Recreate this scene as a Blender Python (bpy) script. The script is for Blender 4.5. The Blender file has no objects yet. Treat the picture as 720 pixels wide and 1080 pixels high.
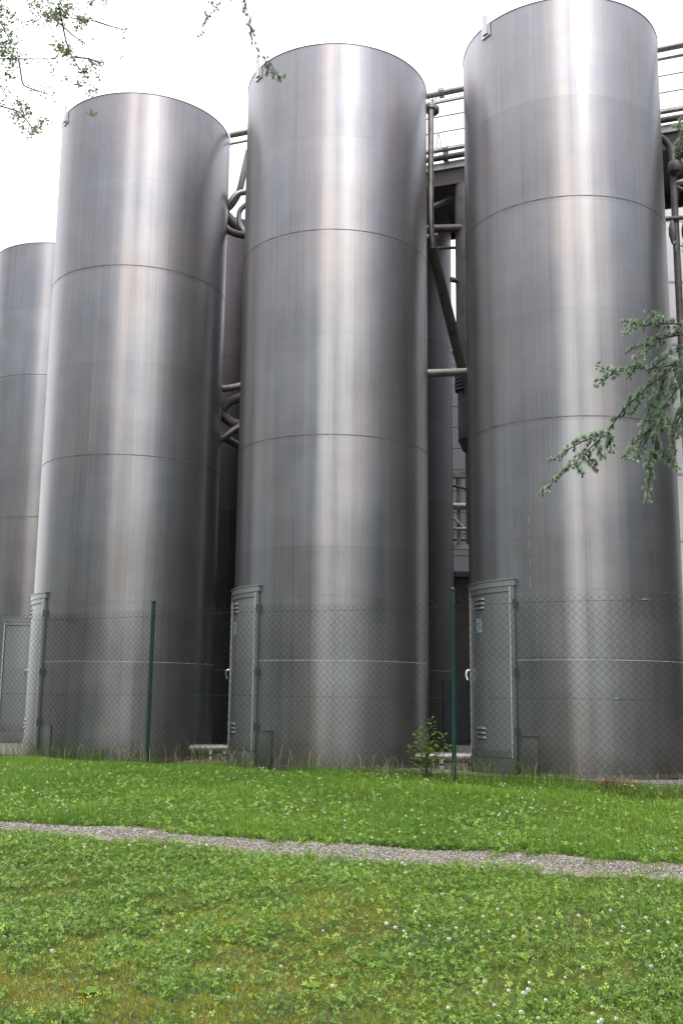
import bpy, bmesh, math, random
import numpy as np
from mathutils import Vector, Matrix
random.seed(7); rng = np.random.default_rng(11)
sc = bpy.context.scene
COL = sc.collection
R_ = math.radians

# ------------------------------------------------------------------ camera
F, PITCH, ROLL, EYE = 1108.3, .1749, -.01, .9
cam = bpy.data.cameras.new('camera'); co = bpy.data.objects.new('camera', cam); COL.objects.link(co)
cam.sensor_fit = 'VERTICAL'; cam.sensor_height = 36; cam.lens = F/1080*36; cam.clip_end = 3000; cam.clip_start = .05
co.matrix_world = Matrix.Translation((0, 0, EYE)) @ Matrix.Rotation(math.pi/2+PITCH, 4, 'X') @ Matrix.Rotation(.01, 4, 'Z')
sc.camera = co

def at(x, y, d):
    """a point of the place seen at photo position x, y, d metres in front"""
    X, Y = x-360, 540-y
    c, s = math.cos(-ROLL), math.sin(-ROLL)
    X, Y = c*X-s*Y, s*X+c*Y
    a, b = X/F, Y/F
    r = (a, math.cos(PITCH)-b*math.sin(PITCH), math.sin(PITCH)+b*math.cos(PITCH))
    k = d/r[1]
    return Vector((r[0]*k, d, EYE+r[2]*k))

def gz(x, y):
    t = np.clip(y, -2, 12.5)
    return -.6+.048*t

# ------------------------------------------------------------------ materials
def mat(name):
    m = bpy.data.materials.new(name); m.use_nodes = True
    nt = m.node_tree; b = nt.nodes['Principled BSDF']
    return m, nt, b
def N(nt, t, **kw):
    n = nt.nodes.new(t)
    for k, v in kw.items(): setattr(n, k, v)
    return n
def mix(nt, fac, a, b, mode='MIX'):
    m = N(nt, 'ShaderNodeMix', data_type='RGBA', blend_type=mode)
    for s, v in ((0, fac), (6, a), (7, b)):
        if isinstance(v, bpy.types.NodeSocket): nt.links.new(v, m.inputs[s])
        else: m.inputs[s].default_value = v if s == 0 else (tuple(v)+(1,) if len(v) == 3 else v)
    return m.outputs[2]
def noise(nt, vec, scale, detail=4, rough=.55, dist=0):
    n = N(nt, 'ShaderNodeTexNoise'); n.inputs['Scale'].default_value = scale
    n.inputs['Detail'].default_value = detail; n.inputs['Roughness'].default_value = rough
    n.inputs['Distortion'].default_value = dist
    if vec: nt.links.new(vec, n.inputs['Vector'])
    return n.outputs['Fac']
def mapping(nt, vec, scale=(1, 1, 1), loc=(0, 0, 0)):
    n = N(nt, 'ShaderNodeMapping'); n.inputs['Scale'].default_value = scale; n.inputs['Location'].default_value = loc
    nt.links.new(vec, n.inputs['Vector']); return n.outputs[0]
def rng_(nt, val, a, b, c, d):
    n = N(nt, 'ShaderNodeMapRange'); nt.links.new(val, n.inputs[0])
    for i, v in enumerate((a, b, c, d)): n.inputs[i+1].default_value = v
    return n.outputs[0]
def math_(nt, op, a, b=0.):
    n = N(nt, 'ShaderNodeMath', operation=op)
    for i, v in enumerate((a, b)):
        if isinstance(v, bpy.types.NodeSocket): nt.links.new(v, n.inputs[i])
        else: n.inputs[i].default_value = v
    return n.outputs[0]
def coord(nt, which='Object'):
    return N(nt, 'ShaderNodeTexCoord').outputs[which]

def steel(name, base, rough, aniso=.8, streak=1., low_dark=0., metal=.82):
    m, nt, b = mat(name); L = nt.links
    c = coord(nt)
    info = N(nt, 'ShaderNodeObjectInfo')
    off = N(nt, 'ShaderNodeVectorMath', operation='ADD'); L.new(c, off.inputs[0])
    comb = N(nt, 'ShaderNodeCombineXYZ'); L.new(math_(nt, 'MULTIPLY', info.outputs['Random'], 37.), comb.inputs[0]); L.new(comb.outputs[0], off.inputs[1])
    v = off.outputs[0]
    fine = noise(nt, mapping(nt, v, (55, 55, .35)), 1, 5, .6)
    mid = noise(nt, mapping(nt, v, (9, 9, .22)), 1, 4, .6)
    broad = noise(nt, mapping(nt, v, (1.6, 1.6, .5)), 1, 3, .5)
    hor = noise(nt, mapping(nt, v, (.5, .5, 14)), 1, 5, .65)
    cloud = noise(nt, v, 1.3, 5, .6)
    s = math_(nt, 'ADD', math_(nt, 'MULTIPLY', rng_(nt, fine, .3, .7, -.5, .5), .20*streak), math_(nt, 'MULTIPLY', rng_(nt, mid, .3, .7, -.5, .5), .11*streak))
    s = math_(nt, 'ADD', s, math_(nt, 'MULTIPLY', rng_(nt, hor, .3, .7, -.5, .5), .035*streak))
    s = math_(nt, 'ADD', s, math_(nt, 'MULTIPLY', rng_(nt, cloud, .3, .7, -.5, .5), .22*streak))
    k = math_(nt, 'ADD', s, 1.)
    # the plates of each course differ a little in tone; dark ground reflection is painted in towards the bottom
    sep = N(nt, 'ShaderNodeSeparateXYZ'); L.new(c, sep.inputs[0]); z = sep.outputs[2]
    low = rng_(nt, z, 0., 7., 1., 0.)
    col = mix(nt, low, base, (base[0]*(.68-low_dark*.2), base[1]*(.705-low_dark*.2), base[2]*(.70-low_dark*.2)))
    col = mix(nt, rng_(nt, z, 6.5, 10., 0., .55), col, (base[0]*1.35, base[1]*1.33, base[2]*1.38))  # bright haze painted in as a lighter tone towards the top
    # splashed soil just above the ground
    splash = math_(nt, 'MULTIPLY', rng_(nt, math_(nt, 'ADD', z, math_(nt, 'MULTIPLY', cloud, .35)), .12, .55, 1., 0.), rng_(nt, noise(nt, v, 22, 5, .7), .35, .65, .3, .9))
    col = mix(nt, splash, col, (.075, .062, .045))
    warm = mix(nt, rng_(nt, broad, .35, .65, 0, 1), (1.04, .99, .965), (.965, .995, 1.03))
    col = mix(nt, 1., col, warm, 'MULTIPLY')
    # plates 1.44 m tall: each course its own slight tone, a faint line where two meet
    zc = math_(nt, 'DIVIDE', z, 1.4416); wn = N(nt, 'ShaderNodeTexWhiteNoise', noise_dimensions='2D')
    cb = N(nt, 'ShaderNodeCombineXYZ'); L.new(math_(nt, 'FLOOR', math_(nt, 'ADD', zc, .03)), cb.inputs[0]); L.new(info.outputs['Random'], cb.inputs[1]); L.new(cb.outputs[0], wn.inputs['Vector'])
    k = math_(nt, 'MULTIPLY', k, rng_(nt, wn.outputs['Value'], 0, 1, .93, 1.07))
    ln = rng_(nt, math_(nt, 'ABSOLUTE', math_(nt, 'SUBTRACT', math_(nt, 'FRACT', math_(nt, 'ADD', zc, .53)), .5)), 0, .006, .88, 1)
    k = math_(nt, 'MULTIPLY', k, ln)
    kk = N(nt, 'ShaderNodeCombineColor')
    for i in range(3): L.new(k, kk.inputs[i])
    col = mix(nt, 1., col, kk.outputs[0], 'MULTIPLY')
    L.new(col, b.inputs['Base Color'])
    b.inputs['Metallic'].default_value = metal
    L.new(math_(nt, 'ADD', rough, math_(nt, 'MULTIPLY', s, .25)), b.inputs['Roughness'])
    b.inputs['Anisotropic'].default_value = aniso
    tan = N(nt, 'ShaderNodeTangent', direction_type='RADIAL', axis='Z'); L.new(tan.outputs[0], b.inputs['Tangent'])
    b.inputs['Anisotropic Rotation'].default_value = .25
    bump = N(nt, 'ShaderNodeBump'); bump.inputs['Strength'].default_value = .35; bump.inputs['Distance'].default_value = .004
    h = math_(nt, 'ADD', math_(nt, 'MULTIPLY', fine, .25), math_(nt, 'MULTIPLY', noise(nt, mapping(nt, v, (2.4, 2.4, .75)), 1, 2, .5), 1.7))
    L.new(h, bump.inputs['Height']); L.new(bump.outputs[0], b.inputs['Normal'])
    return m

def plain(name, c, rough=.6, metal=0., var=.25, scale=9., bump=.2, dark=None):
    m, nt, b = mat(name); v = coord(nt)
    n1 = noise(nt, v, scale, 5, .6); n2 = noise(nt, v, scale*.17, 3, .5)
    f = math_(nt, 'ADD', math_(nt, 'MULTIPLY', n1, .6), math_(nt, 'MULTIPLY', n2, .4))
    c2 = dark or tuple(x*(1-2*var) for x in c)
    col = mix(nt, rng_(nt, f, .35, .65, 0, 1), c2, tuple(min(1, x*(1+var)) for x in c))
    nt.links.new(col, b.inputs['Base Color'])
    b.inputs['Metallic'].default_value = metal
    nt.links.new(rng_(nt, n1, .3, .7, rough-.08, rough+.12), b.inputs['Roughness'])
    if bump:
        bp = N(nt, 'ShaderNodeBump'); bp.inputs['Strength'].default_value = bump; bp.inputs['Distance'].default_value = .01
        nt.links.new(n1, bp.inputs['Height']); nt.links.new(bp.outputs[0], b.inputs['Normal'])
    return m

M = {}
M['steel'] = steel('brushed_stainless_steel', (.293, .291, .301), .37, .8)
M['steel_shade'] = steel('shaded_stainless_steel', (.098, .090, .097), .45, .6)  # darker copy of the tank steel, shade of the gaps painted into its colour
M['door_steel'] = steel('door_sheet_steel', (.42, .435, .43), .45, .3, .6)
M['jamb_steel'] = steel('door_jamb_steel', (.40, .415, .41), .45, .3, .6)
M['trim_steel'] = plain('trim_steel', (.55, .55, .55), .38, 1., .15, 12, .05)
M['weld'] = plain('weld_bead', (.62, .62, .63), .5, .55, .2, 40, .2)
M['weld_dark'] = plain('dull_weld_bead', (.36, .35, .35), .45, .6, .45, 55, .2)
M['groove'] = plain('seam_shadow', (.05, .05, .052), .6, .3, .2, 30, 0)
M['duct'] = plain('brown_grey_duct', (.11, .10, .105), .5, .4, .25, 5, .1)
M['pipe'] = plain('pipe_steel', (.27, .255, .24), .42, .8, .25, 6, .1)
M['pipe_dark'] = plain('dull_dark_pipe', (.085, .08, .078), .55, .2, .35, 6, .1)
M['galv'] = plain('galvanised_steel', (.42, .42, .41), .45, .7, .2, 8, .1)
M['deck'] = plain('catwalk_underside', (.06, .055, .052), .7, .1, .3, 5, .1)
M['white'] = plain('bright_white_plastic', (.85, .85, .85), .35, 0, .02, 5, 0)
M['label'] = plain('blue_grey_sticker', (.30, .34, .50), .5, 0, .1, 30, 0)
M['ink'] = plain('sticker_print', (.08, .09, .2), .5, 0, .1, 30, 0)
M['green_coat'] = plain('dark_green_coated_steel', (.005, .038, .031), .4, 0, .2, 20, .05)
M['wire'] = plain('dark_green_coated_wire', (.012, .026, .022), .5, 0, .2, 20, 0)
M['blue'] = plain('dark_blue_paint', (.02, .035, .055), .5, 0, .2, 8, .1)
M['teal'] = plain('blue_grey_tensioner', (.10, .15, .18), .5, .3, .2, 20, 0)
M['dark_wall'] = plain('shaded_wall', (.055, .05, .048), .85, 0, .3, 2, .2)  # wall standing in shade, the shade painted into its colour
M['bark'] = plain('rough_bark', (.07, .055, .04), .9, 0, .35, 30, .6)
M['rust'] = plain('dry_brown_stems', (.24, .15, .10), .9, 0, .3, 40, 0)
M['gravel_stone'] = None

def siding(name, c, pitch):
    m, nt, b = mat(name); v = coord(nt)
    sep = N(nt, 'ShaderNodeSeparateXYZ'); nt.links.new(v, sep.inputs[0])
    fr = math_(nt, 'FRACT', math_(nt, 'DIVIDE', sep.outputs[2], pitch))
    line = rng_(nt, fr, 0, .05, 1, 0)
    n1 = noise(nt, v, .9, 5, .6)
    col = mix(nt, rng_(nt, n1, .3, .7, 0, 1), tuple(x*.85 for x in c), c)
    col = mix(nt, line, col, tuple(x*.35 for x in c))
    nt.links.new(col, b.inputs['Base Color']); b.inputs['Roughness'].default_value = .6
    bp = N(nt, 'ShaderNodeBump'); bp.inputs['Strength'].default_value = .5; bp.inputs['Distance'].default_value = .02; bp.invert = True
    nt.links.new(line, bp.inputs['Height']); nt.links.new(bp.outputs[0], b.inputs['Normal'])
    return m
M['siding_grey'] = siding('grey_metal_siding', (.095, .10, .115), .55)
M['siding_white'] = siding('white_metal_siding', (.72, .73, .76), 1.25)

def leafmat(name, c1, c2, trans=.35, rough=.5):
    m, nt, b = mat(name)
    a = N(nt, 'ShaderNodeAttribute', attribute_name='tint')
    sep = N(nt, 'ShaderNodeSeparateColor'); nt.links.new(a.outputs['Color'], sep.inputs[0])
    col = mix(nt, sep.outputs[0], c1, c2)
    g = N(nt, 'ShaderNodeCombineColor')
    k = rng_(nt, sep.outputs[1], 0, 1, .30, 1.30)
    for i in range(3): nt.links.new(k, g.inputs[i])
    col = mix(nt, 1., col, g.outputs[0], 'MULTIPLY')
    nt.links.new(col, b.inputs['Base Color']); b.inputs['Roughness'].default_value = rough
    b.inputs['Specular IOR Level'].default_value = .3
    tr = N(nt, 'ShaderNodeBsdfTranslucent'); nt.links.new(mix(nt, .5, col, (c2[0]*1.3, c2[1]*1.3, c2[2])), tr.inputs[0])
    ms = N(nt, 'ShaderNodeMixShader'); ms.inputs[0].default_value = trans
    nt.links.new(b.outputs[0], ms.inputs[1]); nt.links.new(tr.outputs[0], ms.inputs[2])
    nt.links.new(ms.outputs[0], nt.nodes['Material Output'].inputs[0])
    return m
M['grass'] = leafmat('grass_blade', (.045, .15, .012), (.22, .36, .045), .4)
M['clover'] = leafmat('clover_leaf', (.040, .13, .016), (.25, .37, .055), .3, .42)
M['moss'] = leafmat('moss_tips', (.16, .17, .016), (.42, .38, .045), .3, .8)
M['straw'] = leafmat('straw_blade', (.30, .26, .12), (.42, .40, .2), .3)
M['cedar'] = leafmat('cedar_needles', (.07, .13, .09), (.33, .45, .31), .25, .6)
M['leaf'] = leafmat('thin_leaves', (.10, .11, .10), (.22, .28, .15), .45)  # greens paled, the wash of bright sky painted into the leaf colour
M['wood_leaf'] = leafmat('woodland_leaves', (.035, .06, .03), (.11, .15, .06), .3)
M['weed'] = leafmat('weed_leaves', (.09, .19, .03), (.27, .42, .07), .4)
M['flower'] = leafmat('white_clover_head', (.62, .60, .50), (.80, .80, .74), .2, .8)
M['stone'] = leafmat('gravel_stone', (.14, .125, .11), (.40, .37, .345), 0., .85)

# ------------------------------------------------------------------ mesh helpers
def link(name, me, m, parent=None, smooth=False):
    o = bpy.data.objects.new(name, me); COL.objects.link(o)
    if m: me.materials.append(m)
    if smooth:
        me.polygons.foreach_set('use_smooth', [True]*len(me.polygons))
    if parent: o.parent = parent
    return o
def from_np(name, V, Fc, m, parent=None, tint=None, smooth=False):
    """V (n,3); Fc list of (k, m) index arrays, all faces of one array have k corners"""
    me = bpy.data.meshes.new(name)
    V = np.asarray(V, np.float32)
    me.vertices.add(len(V)); me.vertices.foreach_set('co', V.ravel())
    arrs = [np.asarray(f, np.int32) for f in Fc if len(f)]
    nl = sum(a.size for a in arrs); nf = sum(len(a) for a in arrs)
    me.loops.add(nl); me.loops.foreach_set('vertex_index', np.concatenate([a.ravel() for a in arrs]))
    tot = np.concatenate([np.full(len(a), a.shape[1], np.int32) for a in arrs])
    me.polygons.add(nf); me.polygons.foreach_set('loop_start', np.concatenate([[0], np.cumsum(tot)[:-1]]).astype(np.int32))
    me.polygons.foreach_set('loop_total', tot)
    me.update(calc_edges=True)
    if tint is not None:
        ca = me.color_attributes.new('tint', 'FLOAT_COLOR', 'POINT')
        t = np.ones((len(V), 4), np.float32); t[:, :tint.shape[1]] = tint
        ca.data.foreach_set('color', t.ravel())
    return link(name, me, m, parent, smooth)
class MB:
    def __init__(s): s.v = []; s.f = []
    def add(s, vs, fs):
        k = len(s.v); s.v += [tuple(v) for v in vs]; s.f += [tuple(i+k for i in f) for f in fs]; return s
    def box(s, lo, hi, mtx=None):
        vs = [Vector((x, y, z)) for x in (lo[0], hi[0]) for y in (lo[1], hi[1]) for z in (lo[2], hi[2])]
        if mtx: vs = [mtx @ v for v in vs]
        return s.add(vs, [(0, 1, 3, 2), (4, 6, 7, 5), (0, 4, 5, 1), (2, 3, 7, 6), (0, 2, 6, 4), (1, 5, 7, 3)])
    def tube(s, pts, r, n=12, closed=False, cap=True):
        pts = [Vector(p) for p in pts]; rs = r if isinstance(r, (list, tuple)) else [r]*len(pts)
        k = len(s.v); m = len(pts); up = None
        for i, p in enumerate(pts):
            if closed: t = pts[(i+1) % m]-pts[i-1]
            else: t = pts[min(i+1, m-1)]-pts[max(i-1, 0)]
            t.normalize()
            if up is None:
                up = Vector((0, 0, 1)) if abs(t.z) < .9 else Vector((1, 0, 0))
            a = up-t*up.dot(t)
            if a.length < 1e-4: a = t.orthogonal()
            a.normalize(); b = t.cross(a); up = a
            for j in range(n):
                q = 2*math.pi*j/n
                s.v.append(tuple(p+(a*math.cos(q)+b*math.sin(q))*rs[i]))
        for i in range(m if closed else m-1):
            for j in range(n):
                i2 = (i+1) % m
                s.f.append((k+i*n+j, k+i*n+(j+1) % n, k+i2*n+(j+1) % n, k+i2*n+j))
        if cap and not closed:
            s.f.append(tuple(k+j for j in range(n))[::-1]); s.f.append(tuple(k+(m-1)*n+j for j in range(n)))
        return s
    def patch(s, r0, r1, a0, a1, z0, z1, n=10):
        """a curved plate of a cylinder about the origin, angles from the front (-y) in degrees, + to the right"""
        k = len(s.v)
        for i in range(n+1):
            a = R_(a0+(a1-a0)*i/n); c = (math.sin(a), -math.cos(a))
            for r, z in ((r0, z0), (r1, z0), (r1, z1), (r0, z1)): s.v.append((c[0]*r, c[1]*r, z))
        for i in range(n):
            for j in range(4): s.f.append((k+i*4+j, k+i*4+(j+1) % 4, k+i*4+4+(j+1) % 4, k+i*4+4+j)[::-1])
        s.f.append((k, k+1, k+2, k+3)); s.f.append((k+n*4+3, k+n*4+2, k+n*4+1, k+n*4))
        return s
    def ring(s, R, z, r, n=96, m=6): 
        return s.tube([(R*math.cos(2*math.pi*i/n), R*math.sin(2*math.pi*i/n), z) for i in range(n)], r, m, True)
    def build(s, name, m, parent=None, smooth=False, bevel=0):
        me = bpy.data.meshes.new(name); me.from_pydata(s.v, [], s.f); me.update()
        bm = bmesh.new(); bm.from_mesh(me); bmesh.ops.recalc_face_normals(bm, faces=bm.faces)
        if bevel: bmesh.ops.bevel(bm, geom=bm.edges[:], offset=bevel, segments=2, affect='EDGES', clamp_overlap=True)
        bm.to_mesh(me); bm.free()
        o = link(name, me, m, parent, smooth)
        if smooth:
            try: me.set_sharp_from_angle(angle=R_(40))
            except Exception: pass
        return o
def bend(pts, rad=.2, n=6):
    """round the corners of a polyline"""
    pts = [Vector(p) for p in pts]; out = [pts[0]]
    for i in range(1, len(pts)-1):
        p = pts[i]; a = (pts[i-1]-p); b = (pts[i+1]-p); r = min(rad, a.length*.45, b.length*.45)
        A = p+a.normalized()*r; B = p+b.normalized()*r
        for k in range(n+1):
            t = k/n; out.append(A*(1-t)**2+p*2*t*(1-t)+B*t*t)
    out.append(pts[-1]); return out
def empty(name, loc, rz=0):
    o = bpy.data.objects.new(name, None); COL.objects.link(o); o.location = loc; o.rotation_euler = (0, 0, rz); o.empty_display_size = .2
    return o
def tag(o, label=None, cat=None, group=None, kind=None):
    for k, v in (('label', label), ('category', cat), ('group', group), ('kind', kind)):
        if v: o[k] = v
    return o
def copy_tree(o, parent=None):
    c = o.copy(); COL.objects.link(c); c.parent = parent
    for ch in list(KIDS.get(o.name, [])): copy_tree(ch, c)
    return c
KIDS = {}
def index_children():
    KIDS.clear()
    for o in sc.objects:
        if o.parent: KIDS.setdefault(o.parent.name, []).append(o)

# ------------------------------------------------------------------ world and sun
SUN_EL, SUN_AZ = R_(52), R_(160)        # high and behind the camera, a veiled sun
w = bpy.data.worlds.new('World'); sc.world = w; w.use_nodes = True; nt = w.node_tree
for n in list(nt.nodes): nt.nodes.remove(n)
out = N(nt, 'ShaderNodeOutputWorld')
sky = N(nt, 'ShaderNodeTexSky', sky_type='NISHITA'); sky.sun_disc = False; sky.sun_elevation = SUN_EL; sky.sun_rotation = SUN_AZ
b1 = N(nt, 'ShaderNodeBackground'); nt.links.new(sky.outputs[0], b1.inputs[0]); b1.inputs[1].default_value = .06
g = coord(nt, 'Generated')
b2 = N(nt, 'ShaderNodeBackground'); b2.inputs[0].default_value = (1., .985, 1., 1)
sep = N(nt, 'ShaderNodeSeparateXYZ'); nt.links.new(g, sep.inputs[0])
# overcast: cloud brightness; zenith raised to light grass, sides and back dimmed, bright bands added for steel highlights
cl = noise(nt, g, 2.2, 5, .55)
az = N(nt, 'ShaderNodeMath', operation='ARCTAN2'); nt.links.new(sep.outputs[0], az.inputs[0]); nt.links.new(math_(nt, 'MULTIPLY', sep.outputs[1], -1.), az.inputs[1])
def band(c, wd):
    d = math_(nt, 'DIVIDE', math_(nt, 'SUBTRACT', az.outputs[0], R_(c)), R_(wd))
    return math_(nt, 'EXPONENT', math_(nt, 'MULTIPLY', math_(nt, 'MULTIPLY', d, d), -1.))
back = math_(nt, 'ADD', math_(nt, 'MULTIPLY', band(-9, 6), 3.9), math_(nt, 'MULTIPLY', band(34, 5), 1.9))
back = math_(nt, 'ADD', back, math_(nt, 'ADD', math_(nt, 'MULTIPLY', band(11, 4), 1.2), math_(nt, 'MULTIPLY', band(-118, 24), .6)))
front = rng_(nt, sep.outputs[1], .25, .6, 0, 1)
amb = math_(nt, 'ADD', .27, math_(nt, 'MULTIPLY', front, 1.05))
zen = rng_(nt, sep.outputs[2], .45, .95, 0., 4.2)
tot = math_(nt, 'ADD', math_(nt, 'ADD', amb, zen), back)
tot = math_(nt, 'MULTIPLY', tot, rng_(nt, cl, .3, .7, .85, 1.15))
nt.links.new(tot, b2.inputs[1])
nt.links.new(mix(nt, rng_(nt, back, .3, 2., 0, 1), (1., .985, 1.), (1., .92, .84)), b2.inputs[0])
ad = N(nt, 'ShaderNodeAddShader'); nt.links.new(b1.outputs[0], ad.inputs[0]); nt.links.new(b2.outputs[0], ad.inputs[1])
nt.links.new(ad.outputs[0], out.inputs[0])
sd = bpy.data.lights.new('sun', 'SUN'); sd.energy = 1.3; sd.angle = R_(14); sd.color = (1, .95, .88)
so = bpy.data.objects.new('sun', sd); COL.objects.link(so)
sdir = Vector((math.sin(SUN_AZ)*math.cos(SUN_EL), math.cos(SUN_AZ)*math.cos(SUN_EL), math.sin(SUN_EL)))
so.rotation_euler = sdir.to_track_quat('Z', 'Y').to_euler()
sc.view_settings.view_transform = 'Standard'; sc.view_settings.look = 'None'; sc.view_settings.exposure = 0
sc.cycles.max_bounces = 8; sc.cycles.transparent_max_bounces = 4; sc.cycles.sample_clamp_indirect = 6

# ------------------------------------------------------------------ ground
A_, B_ = np.array([-2.75, 8.87]), np.array([2.33, 7.41])
PD = (B_-A_)/np.linalg.norm(B_-A_); PN = np.array([-PD[1], PD[0]]); PW = .29      # the gravel path
FP, FQ = np.array([-2.54, 14.2]), np.array([1.29, 12.2]); FD = (FQ-FP)/np.linalg.norm(FQ-FP); FN = np.array([-FD[1], FD[0]])
def path_d(x, y): return (x-A_[0])*PN[0]+(y-A_[1])*PN[1]+.05*np.sin(x*1.3+1)+.03*np.sin(x*3.7)
def fence_d(x, y): return (x-FP[0])*FN[0]+(y-FP[1])*FN[1]
def rough_z(x, y):
    k = np.clip(1-np.hypot(x, y-8)/40, 0, 1)
    return gz(x, y)+k*(.018*np.sin(x*2.1+y*.7)*np.sin(y*1.7-.4*x)+.010*np.sin(x*5.3+1)*np.sin(y*4.1))
def ground():
    xs = np.concatenate([[-1500, -400, -120, -50, -25, -14], np.arange(-9, 9.01, .12), [14, 25, 50, 120, 400, 1500]])
    ys = np.concatenate([[-1500, -400, -120, -50, -20, -8, -3], np.arange(0, 18.01, .12), [22, 30, 50, 120, 400, 1500]])
    X, Y = np.meshgrid(xs, ys); Z = rough_z(X, Y)
    nx = len(xs); ny = len(ys)
    i = np.arange(nx-1)[None, :]+nx*np.arange(ny-1)[:, None]; i = i.ravel()
    m, nt, b = mat('lawn_soil')
    v = coord(nt)
    n1 = noise(nt, v, 2.2, 5, .6); n2 = noise(nt, v, 45, 5, .7); n3 = noise(nt, v, .35, 3, .5)
    col = mix(nt, rng_(nt, n2, .35, .65, 0, 1), (.012, .020, .006), (.05, .065, .018))
    col = mix(nt, rng_(nt, n1, .48, .62, 0, .7), col, mix(nt, n2, (.05, .04, .010), (.22, .19, .03)))
    # bare grey-brown grit behind the fence
    sep = N(nt, 'ShaderNodeSeparateXYZ'); nt.links.new(v, sep.inputs[0])
    d = math_(nt, 'ADD', math_(nt, 'MULTIPLY', math_(nt, 'SUBTRACT', sep.outputs[0], float(FP[0])), float(FN[0])), math_(nt, 'MULTIPLY', math_(nt, 'SUBTRACT', sep.outputs[1], float(FP[1])), float(FN[1])))
    d = math_(nt, 'ADD', d, math_(nt, 'MULTIPLY', n1, .5))
    grit = mix(nt, rng_(nt, n2, .35, .65, 0, 1), (.07, .062, .055), (.22, .20, .18))
    far = rng_(nt, sep.outputs[1], 12, 26, 0, 1)
    col = mix(nt, rng_(nt, d, .9, 1.5, 0, 1), col, grit)
    nt.links.new(col, b.inputs['Base Color']); b.inputs['Roughness'].default_value = .95
    bp = N(nt, 'ShaderNodeBump'); bp.inputs['Distance'].default_value = .02; bp.inputs['Strength'].default_value = .8
    nt.links.new(n2, bp.inputs['Height']); nt.links.new(bp.outputs[0], b.inputs['Normal'])
    o = from_np('ground', np.stack([X.ravel(), Y.ravel(), Z.ravel()], 1), [np.stack([i, i+1, i+nx+1, i+nx], 1)], m, smooth=True)
    tag(o, kind='structure')
ground()
def path():
    s = np.arange(-9, 14.01, .12); k = np.linspace(-1, 1, 9)
    S, K = np.meshgrid(s, k)
    X = A_[0]+PD[0]*S; Y0 = A_[1]+PD[1]*S
    off = -(.05*np.sin(X*1.3+1)+.03*np.sin(X*3.7))
    Wd = PW+.03*np.sin(S*2.9)+.02*np.sin(S*7.1+1)
    X2 = X+PN[0]*(K*Wd+off); Y2 = Y0+PN[1]*(K*Wd+off)
    Z = rough_z(X2, Y2)+.004+.012*(1-K**2)
    n = len(s); i = (np.arange(n-1)[None, :]+n*np.arange(8)[:, None]).ravel()
    m, nt, b = mat('gravel_path'); v = coord(nt)
    n2 = noise(nt, v, 3, 3, .5)
    vo = N(nt, 'ShaderNodeTexVoronoi'); vo.inputs['Scale'].default_value = 75; nt.links.new(v, vo.inputs['Vector'])
    hs = N(nt, 'ShaderNodeSeparateColor'); nt.links.new(vo.outputs['Color'], hs.inputs[0])
    col = mix(nt, hs.outputs[0], (.11, .095, .08), (.34, .29, .27))
    col = mix(nt, rng_(nt, n2, .45, .7, 0, .5), col, (.16, .14, .09))
    nt.links.new(col, b.inputs['Base Color']); b.inputs['Roughness'].default_value = .95
    bp = N(nt, 'ShaderNodeBump'); bp.inputs['Distance'].default_value = .01; bp.invert = True
    nt.links.new(vo.outputs['Distance'], bp.inputs['Height']); nt.links.new(bp.outputs[0], b.inputs['Normal'])
    o = from_np('gravel_path', np.stack([X2.ravel(), Y2.ravel(), Z.ravel()], 1), [np.stack([i, i+1, i+n+1, i+n], 1)], m, smooth=True)
    tag(o, kind='structure')
    # loose stones
    n = 30000; t = rng.uniform(-1.5, 9, n); q = rng.normal(0, .62, n); keep = np.abs(q) < 1.35; t = t[keep]; q = q[keep]; n = len(t)
    x = A_[0]+PD[0]*t; y = A_[1]+PD[1]*t; o_ = -(.05*np.sin(x*1.3+1)+.03*np.sin(x*3.7))
    x = x+PN[0]*(q*PW+o_); y = y+PN[1]*(q*PW+o_); z = rough_z(x, y)+.004+.012*np.clip(1-q**2, 0, 1)
    base = np.array([[1, 0, 0], [0, 1, 0], [-1, 0, 0], [0, -1, 0], [0, 0, .7], [0, 0, -.7]], float)
    sz = rng.uniform(.004, .0095, n)[:, None, None]; sz[rng.random(n) < .05] *= 1.7
    V = base[None]*rng.uniform(.6, 1.25, (n, 6, 1))*sz
    a = rng.uniform(0, 6.28, n); c, s_ = np.cos(a)[:, None], np.sin(a)[:, None]
    V = np.stack([V[..., 0]*c-V[..., 1]*s_, V[..., 0]*s_+V[..., 1]*c, V[..., 2]], -1)
    V += np.stack([x, y, z+.002], 1)[:, None]
    fc = np.array([[0, 1, 4], [1, 2, 4], [2, 3, 4], [3, 0, 4], [1, 0, 5], [2, 1, 5], [3, 2, 5], [0, 3, 5]])
    Fc = (fc[None]+6*np.arange(n)[:, None, None]).reshape(-1, 3)
    ti = np.repeat(rng.random((n, 2)), 6, 0)
    o = from_np('gravel', V.reshape(-1, 3), [Fc], M['stone'], tint=ti)
    tag(o, 'loose grey and pinkish gravel stones scattered on the narrow path', 'gravel', kind='stuff')
path()

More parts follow.
